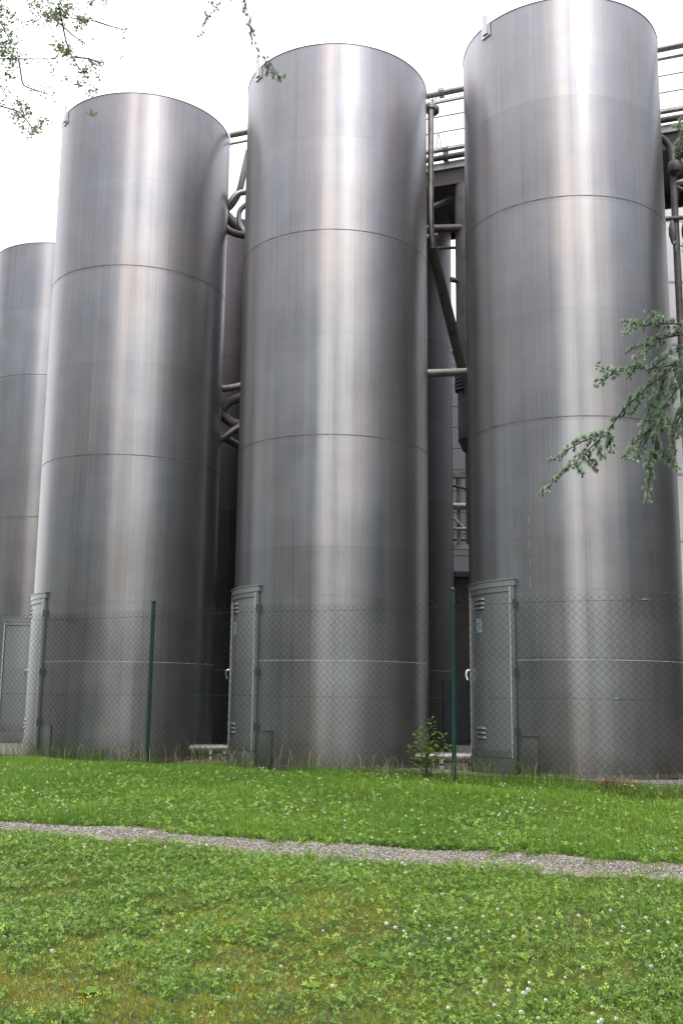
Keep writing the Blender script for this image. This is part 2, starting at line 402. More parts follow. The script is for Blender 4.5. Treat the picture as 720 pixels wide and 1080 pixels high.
# ------------------------------------------------------------------ grass, clover, flowers
def pnoise(x, y, s, seed=0):
    r = np.random.default_rng(seed); v = np.zeros_like(x)
    for k in range(7):
        a = r.uniform(0, 6.28); f = s*r.uniform(.6, 1.8); v += np.sin((x*np.cos(a)+y*np.sin(a))*f+r.uniform(0, 6.28))
    return v/2.6
def blades(name, x, y, h, wd, lean, tint, m, label, cat, z=None):
    n = len(x); z = rough_z(x, y) if z is None else z
    a = rng.uniform(0, 6.28, n); d = np.stack([np.cos(a), np.sin(a)], 1); p = np.stack([-d[:, 1], d[:, 0]], 1)
    ln = (h*lean)[:, None]
    V = np.zeros((n, 5, 3))
    b = np.stack([x, y], 1)
    V[:, 0, :2] = b-p*wd[:, None]/2; V[:, 1, :2] = b+p*wd[:, None]/2
    V[:, 2, :2] = b+d*ln*.35+p*wd[:, None]*.4; V[:, 3, :2] = b+d*ln*.35-p*wd[:, None]*.4
    V[:, 4, :2] = b+d*ln
    V[:, 0, 2] = V[:, 1, 2] = z-.004; V[:, 2, 2] = V[:, 3, 2] = z+h*.6; V[:, 4, 2] = z+h*np.sqrt(np.clip(1-lean**2*.6, .1, 1))
    k = 5*np.arange(n)[:, None]
    t = np.repeat(tint, 5, 0); t[0::5, 1] *= .2; t[1::5, 1] *= .2  # roots darkened: shade between the blades painted into the tint
    o = from_np(name, V.reshape(-1, 3), [k+np.array([[0, 1, 2, 3]]), k+np.array([[3, 2, 4]])], m, tint=t)
    return tag(o, label, cat, kind='stuff')
def scatter(dens_fn, ylo, yhi, dmax, margin=1.0):
    """random points in the strip of lawn in front of the camera, wider than the view"""
    xm = lambda y: .36*y+margin
    A = 2*xm(yhi)*(yhi-ylo); n = int(A*dmax)
    y = rng.uniform(ylo, yhi, n); x = rng.uniform(-1, 1, n)*xm(yhi)
    k = (np.abs(x) < xm(y)) & (rng.random(n) < dens_fn(x, y))
    return x[k], y[k]
def lawn_mask(x, y):
    d = np.abs(path_d(x, y)); e = pnoise(x, y, 7, 3)*.06+pnoise(x, y, 17, 34)*.045+pnoise(x, y, 30, 33)*.03
    onp = (d < PW-.02+e) & (rng.random(len(x)) > .04+.28*(pnoise(x, y, 11, 35)+.25*x > .9))
    fd = fence_d(x, y); e2 = pnoise(x, y, 6, 4)*.1
    return ~onp & (fd < np.where(x > .2, .75, .12)+e2)
def moss(x, y):      # 0..1 yellowish thin moss patches in the near lawn
    v = .7*pnoise(x, y, 3.6, 5)+.7*pnoise(x, y, 9, 6)+.5*pnoise(x, y, 21, 66); k = np.clip((v+.4)/.75, 0, 1)
    near = np.clip((7.3-y)/1.2, 0, 1); left = np.clip(.75-.35*x, .15, 1)
    return k*near*left
def cl_d(x, y): 
    v = .7*pnoise(x, y, 3.9, 8)+.6*pnoise(x, y, 12, 9)+.5*pnoise(x, y, 25, 99)
    return np.clip(.62+.4*v, .15, 1)
# short lawn near
x, y = scatter(lambda x, y: lawn_mask(x, y)*(1-.45*moss(x, y)), 3.9, 8.8, 4200)
n = len(x); mo = moss(x, y); t = np.stack([np.clip(.35+.25*pnoise(x, y, 3, 12)+.5*mo+rng.normal(0, .16, n), 0, 1), np.clip(rng.normal(.6, .22, n), 0, 1)], 1)
edge = np.clip(1-np.abs(np.abs(path_d(x, y))-PW)/.12, 0, 1)
h = (rng.uniform(.022, .052, n)*(1-.45*mo)*(1+.25*pnoise(x, y, 5, 14)))*(1-.3*edge); h[rng.random(n) < .06] *= 2.1
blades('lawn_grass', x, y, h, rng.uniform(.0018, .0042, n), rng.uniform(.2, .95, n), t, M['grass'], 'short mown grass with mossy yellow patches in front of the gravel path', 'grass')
# moss: a dense felt of tiny yellow and brown tips in the thin patches
x, y = scatter(lambda x, y: lawn_mask(x, y)*np.clip(moss(x, y)*1.3, .05, 1), 3.9, 7.6, 9000)
n = len(x); t = np.stack([np.clip(rng.normal(.5, .3, n)+.3*pnoise(x, y, 13, 71), 0, 1), np.clip(rng.normal(.55, .25, n), 0, 1)], 1)
blades('moss', x, y, rng.uniform(.008, .024, n), rng.uniform(.002, .005, n), rng.uniform(.3, 1., n), t, M['moss'], 'yellowish brown moss felt filling thin patches of the near lawn', 'moss')
# far lawn up to the fence
def pathside(x, y): return path_d(x, y) > 0
x, y = scatter(lambda x, y: lawn_mask(x, y)*pathside(x, y), 7, 17.2, 3600)
n = len(x); fd = fence_d(x, y); near_f = np.clip(1+fd/.9, 0, 1)
t = np.stack([np.clip(.42+.2*pnoise(x, y, 2, 13)+rng.normal(0, .15, n), 0, 1), np.clip(rng.normal(.68, .2, n), 0, 1)], 1)
h = rng.uniform(.035, .08, n)*(1+.3*pnoise(x, y, 3, 15))*(1-.4*near_f**2); h[rng.random(n) < .02] *= 1.7
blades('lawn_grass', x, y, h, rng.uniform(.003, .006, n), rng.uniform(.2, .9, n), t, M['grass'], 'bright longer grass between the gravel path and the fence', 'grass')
# tall tufts along the fence line
n = 9000; s = rng.uniform(-4.5, 8, n); dd = rng.normal(.02, .16, n)
k = rng.random(n) < np.clip(.45+.6*pnoise(s, s*.3, 4, 21), .05, 1); s, dd = s[k], dd[k]; n = len(s)
x = FP[0]+FD[0]*s+FN[0]*dd; y = FP[1]+FD[1]*s+FN[1]*dd
t = np.stack([np.clip(rng.normal(.3, .25, n), 0, 1), np.clip(rng.normal(.5, .25, n), 0, 1)], 1)
h = rng.uniform(.04, .17, n)*np.clip(.75+.4*pnoise(s, s, 6, 22), .3, 1.4)
blades('tall_grass', x, y, h, rng.uniform(.003, .006, n), rng.uniform(.2, 1., n), t, M['grass'], 'uncut tall grass tufts growing along the foot of the fence', 'grass')
n = 520; s = rng.uniform(-3, 7, n); dd = rng.normal(0, .12, n)
x = FP[0]+FD[0]*s+FN[0]*dd; y = FP[1]+FD[1]*s+FN[1]*dd
blades('dry_grass', x, y, rng.uniform(.15, .40, n), rng.uniform(.003, .005, n), rng.uniform(.3, .9, n), rng.random((n, 2)), M['straw'], 'pale dry grass stalks leaning among the green at the fence foot', 'grass')
n = 900; s = rng.uniform(-3, 7, n); s = s[rng.random(n) < np.clip(.3+.6*pnoise(s, s*0, 3, 61), .03, 1)]; n = len(s); dd = rng.normal(.02, .14, n)
x = FP[0]+FD[0]*s+FN[0]*dd; y = FP[1]+FD[1]*s+FN[1]*dd
blades('tall_grass', x, y, rng.uniform(.14, .38, n), rng.uniform(.004, .007, n), rng.uniform(.2, 1., n), rng.random((n, 2))*np.array([.8, 1]), M['grass'], 'thin long green blades standing singly above the fence foot', 'grass')
# clover leaves
def clover(ylo, yhi, dens, sz, extra):
    x, y = scatter(lambda x, y: lawn_mask(x, y)*cl_d(x, y)*(1-.85*moss(x, y))*extra(x, y), ylo, yhi, dens)
    n = len(x); z = rough_z(x, y)+rng.uniform(.012, .055, n)
    s = rng.uniform(.5, 1.35, n)*sz; a0 = rng.uniform(0, 6.28, n)
    tilt = rng.normal(0, .5, (n, 2))
    V = np.zeros((n, 3, 4, 3))
    for k in range(3):
        a = a0+k*2.094+rng.normal(0, .15, n); c, s_ = np.cos(a), np.sin(a)
        for j, (u, v_, w_) in enumerate(((0.05, 0, 0), (.75, .48, .16), (1.0, 0, .04), (.75, -.48, .16))):
            px = (u*c-v_*s_)*s; py = (u*s_+v_*c)*s
            V[:, k, j] = np.stack([x+px, y+py, z+w_*s+px*tilt[:, 0]+py*tilt[:, 1]], 1)
    ft = (4*np.arange(n*3)[:, None]+np.array([[0, 1, 2, 3]]))
    ti = np.repeat(np.stack([rng.random(n), np.clip(rng.normal(.6, .25, n), 0, 1)], 1), 12, 0)
    return V.reshape(-1, 3), ft, ti
v1, f1, t1 = clover(3.9, 8.7, 6000, .0108, lambda x, y: 1.)
v2, f2, t2 = clover(7, 13.8, 1500, .017, lambda x, y: pathside(x, y)*np.clip(1.2-path_d(x, y)*.22, .1, 1))
V = np.concatenate([v1, v2]); Fc = np.concatenate([f1, f2+len(v1)]); T = np.concatenate([t1, t2])
tag(from_np('clover_leaves', V, [Fc], M['clover'], tint=T), 'low three-leaved clover spreading through the lawn', 'clover', kind='stuff')
# flower heads
def flowers():
    n = 4200; y = rng.uniform(4.2, 13.5, n); x = rng.uniform(-1, 1, n)*(.36*y+1)
    right = np.clip((x-.1)/1.0, 0, 1)*np.clip((7-y)/1.5, 0, 1)
    p = lawn_mask(x, y)*(.05+.95*right*np.clip(.5+pnoise(x, y, 4, 31), 0, 1)+.20*(path_d(x, y) > .3)*np.clip(.5+pnoise(x, y, 3, 30), 0, 1)+.10*(np.abs(path_d(x, y)) < .9))
    k = rng.random(n) < p*.62; x, y = x[k], y[k]; n = len(x)
    # head: a little bristly ball of florets
    m = 26; i = np.arange(m); ph = np.arccos(1-1.7*(i+.5)/m); th = i*2.4
    d = np.stack([np.sin(ph)*np.cos(th), np.sin(ph)*np.sin(th), np.cos(ph)], 1)
    s = rng.uniform(.0065, .0112, n); z = rough_z(x, y)+rng.uniform(.045, .085, n)
    V = np.zeros((n, m, 4, 3))
    for q in range(m):
        dv = d[q]; a = np.cross(dv, [0, 0, 1.01]); a /= np.linalg.norm(a)+1e-6; b = np.cross(dv, a)
        for j, (u, v_, r_) in enumerate(((-.22, 0, .35), (0, -.22, 1.), (.22, 0, 1.05), (0, .22, .95))):
            V[:, q, j] = np.stack([x, y, z], 1)+(dv*r_+a*u+b*v_)[None]*s[:, None]*rng.uniform(.85, 1.15, (n, 1))
    ft = 4*np.arange(n*m)[:, None]+np.array([[0, 1, 2, 3]])
    ti = np.tile(np.concatenate([np.linspace(1, .1, m)[:, None], np.linspace(1, .35, m)[:, None]], 1).repeat(4, 0), (n, 1))
    tag(from_np('clover_flowers', V.reshape(-1, 3), [ft], M['flower'], tint=ti), 'small round white clover heads dotted over the lawn', 'flowers', kind='stuff')
flowers()
# fallen pale leaves / scattered broad leaves near
def plantain():
    V = []; Fc = []; T = []
    for (px, py, s) in ((-1.05, 4.75, .055), (-.55, 5.6, .05), (.9, 5.4, .05), (-.1, 4.9, .045), (1.2, 6.4, .05), (-1.5, 6.2, .05), (.4, 6.1, .045), (.15, 5.25, .05)):
        z = float(rough_z(np.array(px), np.array(py)))
        for k in range(7):
            a = k*.9+random.random(); L = s*random.uniform(.8, 1.4); wd = L*.28; i = len(V)
            c, sn = math.cos(a), math.sin(a); tv = random.random()
            for (u, v, h) in ((0, 0, 0), (.5, 1, .35), (1, 0, .3), (.5, -1, .35)):
                V.append((px+c*u*L-sn*v*wd, py+sn*u*L+c*v*wd, z+.01+h*L*.8)); T.append((tv, .8))
            Fc.append((i, i+1, i+2, i+3))
    tag(from_np('broadleaf_weeds', np.array(V), [np.array(Fc)], M['weed'], tint=np.array(T)), 'small broad leaved weeds lying low in the near lawn', 'weeds', kind='stuff')
plantain()

# ------------------------------------------------------------------ tanks
TR, TH = 1.365, 10.02
SEAMS = (7.21, 4.32, 2.2, 1.365)
def make_tank(name, steelm, plain_door=False):
    root = empty(name, (0, 0, 0))
    n = 128; V = []; Fc = []
    zs = sorted([0., .02, TH]+[s_ for s_ in SEAMS]+[.7, 3.2, 5.8, 8.6])
    for z in zs:
        for i in range(n):
            a = 2*math.pi*i/n; V.append((TR*math.cos(a), TR*math.sin(a), z))
    for k in range(len(zs)-1):
        for i in range(n): Fc.append((k*n+i, k*n+(i+1) % n, (k+1)*n+(i+1) % n, (k+1)*n+i))
    o = from_np('shell', V, [Fc], steelm, root, smooth=True)
    # roof: a shallow cone set just inside the rim
    V = []; Fc = []; 
    for r, z in ((TR-.004, TH-.02), (TR-.05, TH+.0), (.25, TH+.16)):
        for i in range(64):
            a = 2*math.pi*i/64; V.append((r*math.cos(a), r*math.sin(a), z))
    q = [(k*64+i, k*64+(i+1) % 64, (k+1)*64+(i+1) % 64, (k+1)*64+i) for k in range(2) for i in range(64)]
    V.append((0, 0, TH+.17)); t = [(128+i, 128+(i+1) % 64, 192) for i in range(64)]
    from_np('roof', V, [q, t], steelm, root, smooth=True)
    MB().ring(TR+.001, TH-.004, .007, 128).build('rim', M['pipe'], root, True)
    for z in SEAMS:
        rr = .0035 if z > 2.5 else (.0016 if z > 2 else .0030)
        sm = MB().ring(TR+.0005, z, rr, 128).build('weld_seam', M['weld_dark'] if z > 2 else M['weld'], root, True)
        if z > 2.5: MB().ring(TR+.0001, z+(.006 if z > 2 else .0055), .003 if z > 2 else .002, 128, 5).build('seam_groove', M['groove'], sm, True)
    # base flashing
    MB().patch(TR+.001, TR+.012, -31, 273, 0, .05, 60).build('base_flashing', M['door_steel'], root)
    # lifting lug near the rim, plate and eye
    lug = empty('lifting_lug', (0, 0, 0)); lug.parent = root
    mt = Matrix.Rotation(R_(-57), 4, 'Z')
    p = MB(); p.box((-.085, -TR-.016, TH-.19), (.085, -TR-.001, TH-.005), mt)
    p.build('backing_plate', M['trim_steel'], lug, bevel=.002)
    e = MB(); ring = []
    prof = [(-.045, -.15), (.045, -.15), (.045, .10)]+[(.045*math.cos(a), .10+.045*math.sin(a)) for a in [math.pi*k/8 for k in range(9)]][1:-1]+[(-.045, .10)]
    hole = [(.02*math.cos(a), .095+.02*math.sin(a)) for a in [2*math.pi*k/len(prof)-2.0 for k in range(len(prof))]]
    m_ = len(prof)
    vs = []
    for yy in (-TR-.017, -TR-.035):
        vs += [mt @ Vector((a, yy, TH+b)) for a, b in prof]+[mt @ Vector((a, yy, TH+b)) for a, b in hole]
    fs = []
    for k in range(m_):
        k2 = (k+1) % m_
        fs += [(k, k2, m_+k2, m_+k), (2*m_+k, 3*m_+k, 3*m_+k2, 2*m_+k2), (k, 2*m_+k, 2*m_+k2, k2), (m_+k, m_+k2, 3*m_+k2, 3*m_+k)]
    e.add(vs, fs).build('eye_plate', M['trim_steel'], lug)
    # the door: jambs, hood, plinth and a curved leaf
    c = -64; a0, a1 = c-20.5, c+20.5
    fr = MB()
    fr.patch(TR+.002, TR+.034, a0-.2, a0+2.0, .205, 2.27, 3); fr.patch(TR+.002, TR+.034, a1-2.6, a1, .205, 2.27, 3)
    fr.patch(TR+.002, TR+.032, a0+2.0, a1-2.6, 2.205, 2.27, 14); fr.patch(TR+.002, TR+.033, a0+2.0, a1-2.6, .205, .275, 14)
    f = fr.build('door_frame', M['jamb_steel'], root, bevel=.003)
    hd = MB(); hd.patch(TR+.002, TR+.052, a0-1.5, a1+1.5, 2.345, 2.36, 16); hd.patch(TR+.002, TR+.042, a0-.8, a1+.8, 2.272, 2.343, 16)
    hd.build('door_hood', M['door_steel'], root, bevel=.002)
    pl = MB(); pl.patch(TR+.002, TR+.038, a0-.2, a1, 0, .20, 14); pl.build('door_plinth', M['door_steel'], root, bevel=.003)
    dr = MB(); dr.patch(TR+.003, TR+.018, a0+2.15, a1-2.75, .28, 2.20, 16); door = dr.build('door', M['door_steel'], root)
    jb = MB(); jb.patch(TR+.035, TR+.039, a1-2.5, a1-1.9, .21, 2.26, 2); jb.patch(TR+.035, TR+.039, a0+.9, a0+1.7, .21, 2.26, 2)
    jb.build('frame_edge', M['weld'], f)
    for z0 in (() if plain_door else (2.02, .42)):
        lv = MB()
        for k in range(3):
            z = z0+k*.055; aa, ab = a0+8.5, a0+19.5; nn = 6; kk = len(lv.v)
            for i in range(nn+1):
                a = R_(aa+(ab-aa)*i/nn); cc = (math.sin(a), -math.cos(a))
                bulge = math.sin(math.pi*i/nn)**.5 if 0 < i < nn else 0
                for r, zz in ((TR+.019, z+.034), (TR+.019+.022*bulge, z+.006), (TR+.019+.018*bulge, z), (TR+.0185, z)):
                    lv.v.append((cc[0]*r, cc[1]*r, zz))
            for i in range(nn):
                for j in range(3): lv.f.append((kk+i*4+j, kk+i*4+j+1, kk+i*4+5+j, kk+i*4+4+j))
        lv.build('louvre', M['jamb_steel'], door)
        sl = MB()
        for k in range(3): sl.patch(TR+.0185, TR+.021, a0+8.8, a0+19.2, z0+k*.055-.010, z0+k*.055-.001, 6)
        sl.build('louvre_slot', M['groove'], door)
    if not plain_door: MB().patch(TR+.0182, TR+.020, a0+10.2, a0+16.0, 1.73, 1.90, 4).build('sticker', M['label'], door)
    ink = MB()
    for k in range(5): ink.patch(TR+.0202, TR+.0208, a0+11, a0+(15.2 if k % 2 else 14), 1.755+k*.028, 1.765+k*.028, 3)
    if not plain_door: ink.build('sticker_print', M['ink'], door)
    # handle: a bent white bow at the far jamb
    hr = R_(a0+.4); hn = Vector((math.sin(hr), -math.cos(hr), 0)); ht = Vector((math.cos(hr), math.sin(hr), 0))
    b = hn*(TR+.034); P = [b+Vector((0, 0, 1.265)), b+hn*.045+Vector((0, 0, 1.262)), b+hn*.055+Vector((0, 0, 1.20)), b+hn*.035+Vector((0, 0, 1.14))]
    MB().tube(bend(P, .03, 4), .012, 8).build('handle', M['trim_steel'], door, True)
    for z in (.52, 1.22, 2.05):
        hr = R_(a1+.2); hn = Vector((math.sin(hr), -math.cos(hr), 0))*(TR+.040)
        MB().tube([hn+Vector((0, 0, z-.05)), hn+Vector((0, 0, z+.05))], .013, 8).build('hinge', M['pipe_dark'], door, True)
    hb = MB(); hb.patch(TR+.001, TR+.020, a1+3.5, a1+11.5, .03, .47, 6); hb.patch(TR+.001, TR+.028, a1+3.2, a1+11.8, .471, .482, 6)
    hb.build('inspection_hatch', M['steel'], root, bevel=.002)
    return root
TG = 'tall cylindrical stainless steel tanks'
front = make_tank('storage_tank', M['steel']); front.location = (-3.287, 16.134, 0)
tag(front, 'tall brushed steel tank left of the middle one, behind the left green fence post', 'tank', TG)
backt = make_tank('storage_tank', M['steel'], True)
shade = make_tank('storage_tank', M['steel_shade'], True)
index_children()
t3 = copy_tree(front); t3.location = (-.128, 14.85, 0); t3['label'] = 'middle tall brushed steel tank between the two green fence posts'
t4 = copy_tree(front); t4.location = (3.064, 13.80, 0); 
a1_ = -43.5
for a, z0, z1 in ((a1_+.5, 2.45, 3.1), (a1_+9, 2.2, 3.2)):
    z = z0
    while z < z1:
        L = random.uniform(.08, .2); MB().patch(TR+.0003, TR+.0012, a-.2, a+.2, z, z+L, 1).build('weld_mark', M['weld_dark'], t4); z += L+random.uniform(.05, .14)
index_children()
for _d in KIDS[t4.name]:
    for _h in KIDS.get(_d.name, []):
        if _h.name.startswith('handle'): _h.data = _h.data.copy(); _h.data.materials[0] = M['white']; _h['label'] = 'white bow handle'
t4['label'] = 'tallest looking steel tank on the right, cedar branch hanging before it'
T1 = (-6.13, 21.6)
backt.location = (*T1, 0); backt.rotation_euler = (0, 0, R_(71))
tag(backt, 'lower looking steel tank cut by the left edge, partly behind its neighbour', 'tank', TG)
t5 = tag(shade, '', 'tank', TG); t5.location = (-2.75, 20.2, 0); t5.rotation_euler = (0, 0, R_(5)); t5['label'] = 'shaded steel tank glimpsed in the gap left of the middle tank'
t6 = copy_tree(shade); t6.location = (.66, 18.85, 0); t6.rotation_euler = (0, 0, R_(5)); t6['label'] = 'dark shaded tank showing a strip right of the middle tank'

# ------------------------------------------------------------------ pipework behind the tanks
U = Vector((.939, -.345, 0)); W = Vector((.345, .939, 0))        # along the row, and away from the camera
def pipe(name, pts, r, m, label, cat='pipe', flanges=(), rad=.25, group=None, n=14):
    pts = bend(pts, rad); c = Vector(pts[0]); root = empty(name, c)
    MB().tube([p-c for p in pts], r, n).build('pipe_run', m, root, True)
    for a, b in flanges:      # point and direction of each bolted joint
        a = Vector(a)-c; d = Vector(b).normalized()
        fl = MB(); fl.tube([a-d*.028, a-d*.004], r*1.65, 16); fl.tube([a+d*.004, a+d*.028], r*1.65, 16)
        x = d.orthogonal().normalized(); yv = d.cross(x)
        for k in range(8):
            q = (x*math.cos(k*math.pi/4)+yv*math.sin(k*math.pi/4))*r*1.42; fl.tube([a+q-d*.045, a+q+d*.045], .009, 5)
        fl.build('flange', m, root)
    return tag(root, label, cat, group)
p0 = at(440, 103, 15.6); p1 = at(500, 91, 15.45)
pipe('overhead_pipe', [p0-(p1-p0)*3.4-Vector((0, 0, .0)), p1+(p1-p0)*8], .052, M['pipe'], 'long overhead pipe running behind the tank tops', flanges=[(p0+(p1-p0)*.42, p1-p0), (p0+(p1-p0)*-2.9, p1-p0)])
q0 = p0-Vector((0, 0, .16)); pipe('overhead_conduit', [q0-(p1-p0)*3.4, q0+(p1-p0)*9], .022, M['galv'], 'thin conduit slung just below the long overhead pipe')
d0 = at(454, 112, 14.9)
pipe('down_pipe', [(d0.x, d0.y, d0.z), tuple(at(454, 232, 14.9)), tuple(at(456, 262, 15.0))], .045, M['pipe'], 'pale vertical pipe running down beside the top of the middle tank', flanges=[((d0.x, d0.y, 9.9), (0, 0, 1))])
v0 = at(456, 116, 15.1); MBv = MB()
vr = empty('valve', v0)
MBv.tube([(-.10, 0, 0), (-.05, 0, 0), (0, 0, 0), (.05, 0, 0), (.10, 0, 0)], [.05, .09, .105, .09, .05], 14).build('valve_body', M['pipe_dark'], vr, True)
MB().tube([(0, 0, .1), (0, 0, .2)], .012, 8).build('valve_stem', M['pipe'], vr); MB().ring(.06, .2, .008, 20).build('hand_wheel', M['pipe_dark'], vr, True)
tag(vr, 'dark round valve under the overhead pipe beside the middle tank', 'valve')
a = at(452, 248, 15.25); b = at(487, 388, 16.4); 
pipe('slanting_duct', [a, b, b+Vector((.15, .1, -.35)), b+Vector((.15, .1, -1.0))], .085, M['pipe_dark'], 'thick dark duct slanting down between middle and right tanks', rad=.3, flanges=[(a+(b-a)*.02, b-a)])
a = at(440, 394, 15.2); b = at(505, 392, 15.2)
pipe('cross_pipe', [a, b], .062, M['pipe'], 'pale horizontal pipe bridging the middle and right tanks halfway up')
# catwalk high behind the tanks
def catwalk():
    o = at(490, 180, 16.9); o.z = 9.98; root = empty('steel_catwalk', o, 0)
    def pt(u, w_, z): return U*u+W*w_+Vector((0, 0, z))
    mt = Matrix(((U.x, W.x, 0, 0), (U.y, W.y, 0, 0), (0, 0, 1, 0), (0, 0, 0, 1)))
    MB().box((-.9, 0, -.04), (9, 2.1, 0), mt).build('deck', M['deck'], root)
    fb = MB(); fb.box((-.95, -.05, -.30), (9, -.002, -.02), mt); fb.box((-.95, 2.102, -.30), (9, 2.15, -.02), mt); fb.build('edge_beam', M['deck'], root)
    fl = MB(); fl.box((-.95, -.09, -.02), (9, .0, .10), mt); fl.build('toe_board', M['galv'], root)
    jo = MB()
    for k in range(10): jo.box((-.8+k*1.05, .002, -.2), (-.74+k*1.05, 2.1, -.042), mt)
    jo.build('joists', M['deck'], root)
    for z in (.42, .72, 1.02, 1.32):
        for w_ in (-.03, 2.1): MB().tube([pt(-.9, w_, z), pt(9, w_, z)], .014 if z < 1.3 else .024, 8).build('rail', M['galv'], root, True)
    for k in range(6):
        for w_ in (-.03, 2.1): MB().tube([pt(-.88+k*1.95, w_, 0.1), pt(-.88+k*1.95, w_, 1.33)], .022, 8).build('post', M['galv'], root, True)
    for k, u in enumerate((.55, 6.2)):
        for w_ in (.2, 1.2): MB().box((u-.07, w_-.07, -o.z), (u+.07, w_+.07, -.302), mt).build('column', M['deck'], root)
    tag(root, 'high steel catwalk with thin rails running behind the right tanks', 'catwalk')
    for k, (z, r) in enumerate(((.16, .05), (.30, .035))):
        a = o+pt(-.95, -.16, z); b = o+pt(8, -.16, z)
        pipe('catwalk_pipe', [a, b], r, M['pipe_dark'] if k == 0 else M['pipe'], ('thick dark pipe lying along the edge of the catwalk', 'thinner pipe running above the dark one along the catwalk edge')[k], flanges=[(o+pt(-.3, -.16, z), U)], group='pipes along the catwalk')
    # rods and a strut standing at the left end of the deck
    return o
CW = catwalk()
a = at(459, 163, 17.0); b = at(462, 137, 17.0); c = at(465, 160, 17.0)
pipe('bent_rod', [a, b, c], .012, M['galv'], 'thin bent rod standing at the catwalk end', 'rod', rad=.05)
a = at(470, 212, 17.2); b = at(492, 196, 17.2); pipe('brace_pipe', [a+Vector((-.25, 0, -.12)), a, b, b+Vector((.3, 0, .1))], .05, M['pipe_dark'], 'short sloping brace pipe just below the catwalk', rad=.1)
a = at(440, 242, 16.9); b = at(500, 240, 16.9); pipe('cross_pipe', [a, b], .07, M['pipe_dark'], 'dark horizontal pipe against the sky below the catwalk')
a = at(440, 262, 17.4); b = at(500, 261, 17.4); pipe('cross_pipe', [a, b], .025, M['pipe_dark'], 'thin horizontal pipe under the thicker dark one in the sky gap')
# dust duct, a fat vertical column with ribbed collar and conical foot
def duct():
    c = at(492, 300, 17.0); root = empty('dust_duct', (c.x, c.y, 0)); r = .19
    MB().tube([(0, 0, 6.35), (0, 0, 9.66)], r, 28).build('upper_tube', M['duct'], root, True)
    cl = MB()
    for k in range(6): cl.tube([(0, 0, 5.98+k*.06), (0, 0, 6.015+k*.06)], r*1.16, 28)
    cl.build('ribbed_collar', M['pipe_dark'], root)
    MB().tube([(0, 0, 5.97), (0, 0, 6.35)], r*.98, 24).build('sleeve', M['pipe_dark'], root, True)
    MB().tube([(0, 0, 5.15), (0, 0, 5.25), (0, 0, 5.96)], [r*.86, r*.9, r*.9], 28).build('lower_tube', M['duct'], root, True)
    MB().tube([(0, 0, 4.95), (0, 0, 5.14)], [r*.5, r*.93], 28).build('cone', M['pipe_dark'], root, True)
    MB().tube([(0, 0, 4.94), (0, 0, 3.4)], r*.30, 16).build('drop_pipe', M['pipe_dark'], root, True)
    MB().tube([(-r*1.5, -.1, 7.92), (-r*.9, -.05, 7.92)], .045, 12).build('side_port', M['pipe_dark'], root, True)
    tag(root, 'fat vertical duct with ribbed collar behind the right tank', 'duct')
duct()
# pipe rack low between middle and right tanks
def rack():
    c = at(482, 540, 20.5); root = empty('pipe_rack', (c.x, c.y, 0))
    z1, z2 = at(482, 498, 20.5).z, at(482, 575, 20.5).z
    for x_ in (-1.5, .55):
        MB().box((x_-.06, -.06, 0), (x_+.06, .06, z1-.12)).build('column', M['pipe_dark'], root, bevel=.004)
    MB().box((-1.6, -.09, z1-.12), (1.0, .09, z1)).build('top_beam', M['galv'], root, bevel=.006)
    MB().box((-1.6, -.05, z2-.09), (1.0, .05, z2)).build('lower_beam', M['galv'], root, bevel=.006)
    MB().tube([(-.9, -.09, z1-.15), (.35, -.09, z2+.1)], .03, 8).build('brace', M['galv'], root)
    MB().tube([(.02, -.02, z1-.13), (.02, -.02, z2)], .05, 10).build('drop_pipe', M['pipe'], root, True)
    tag(root, 'steel pipe rack crowded with pipes low between middle and right tanks', 'pipe rack')
    for k, (z, r, dy, nm) in enumerate(((4.52, .03, -.16, 'upper thin dark pipe crossing the rack under its top beam'), (4.12, .07, -.2, 'thick pale pipe crossing the middle of the rack'), (3.72, .035, -.17, 'thin pale pipe crossing low on the rack'), (3.58, .03, .2, 'small pipe at the back of the rack above its lower beam'))):
        o = Vector((c.x, c.y+dy, 0))
        tilt = -.28 if k == 0 else 0; zz = z2+(z-3.45)*(z1-z2)/1.33
        pipe('rack_pipe', [o+Vector((-1.4, 0, zz-tilt*1.2)), o+Vector((.9, 0, zz+tilt))], r, M['pipe_dark'] if k in (0, 3) else M['pipe'], nm, group='pipes on the rack')
rack()
# hoses in the gap between left and middle tanks
HG = 'hoses in the gap left of the middle tank'
def hose(pxs, d, r, m, label, rad=.3):
    pipe('hose', [at(x, y, d+dd) for x, y, dd in pxs], r, m, label, 'hose', rad=rad, group=HG)
hose([(262, 160, .3), (252, 205, 0), (240, 222, 0), (225, 224, .2)], 16.6, .055, M['pipe_dark'], 'dark hose dropping from the overhead pipe and curling left')
hose([(262, 202, .1), (250, 204, 0), (243, 213, 0), (232, 230, .1)], 16.2, .05, M['pipe'], 'pale hose bending in a short arc towards the left tank')
hose([(262, 214, 0), (252, 222, 0), (252, 238, 0), (262, 250, 0)], 16.4, .04, M['pipe'], 'pale hose looping round behind the middle tank edge')
hose([(230, 222, 0), (240, 228, 0), (250, 240, 0), (266, 252, 0)], 16.7, .085, M['pipe_dark'], 'thick dark hose sagging lowest across the sky gap')
hose([(226, 232, 0), (244, 246, 0), (268, 250, 0)], 16.3, .06, M['pipe_dark'], 'dark hose crossing the top of the shaded tank')
hose([(220, 411, 0), (240, 410, 0), (266, 404, 0)], 16.6, .055, M['pipe'], 'uppermost elbow pipe halfway up, nearly level', .2)
hose([(262, 416, 0), (240, 424, 0), (232, 436, 0), (246, 448, 0), (266, 446, 0)], 16.5, .075, M['pipe_dark'], 'dark U-shaped pipe halfway up between the tanks', .45)
hose([(222, 470, 0), (240, 458, 0), (266, 442, 0)], 16.4, .065, M['pipe'], 'pale pipe rising to the right below the U-shaped one', .2)
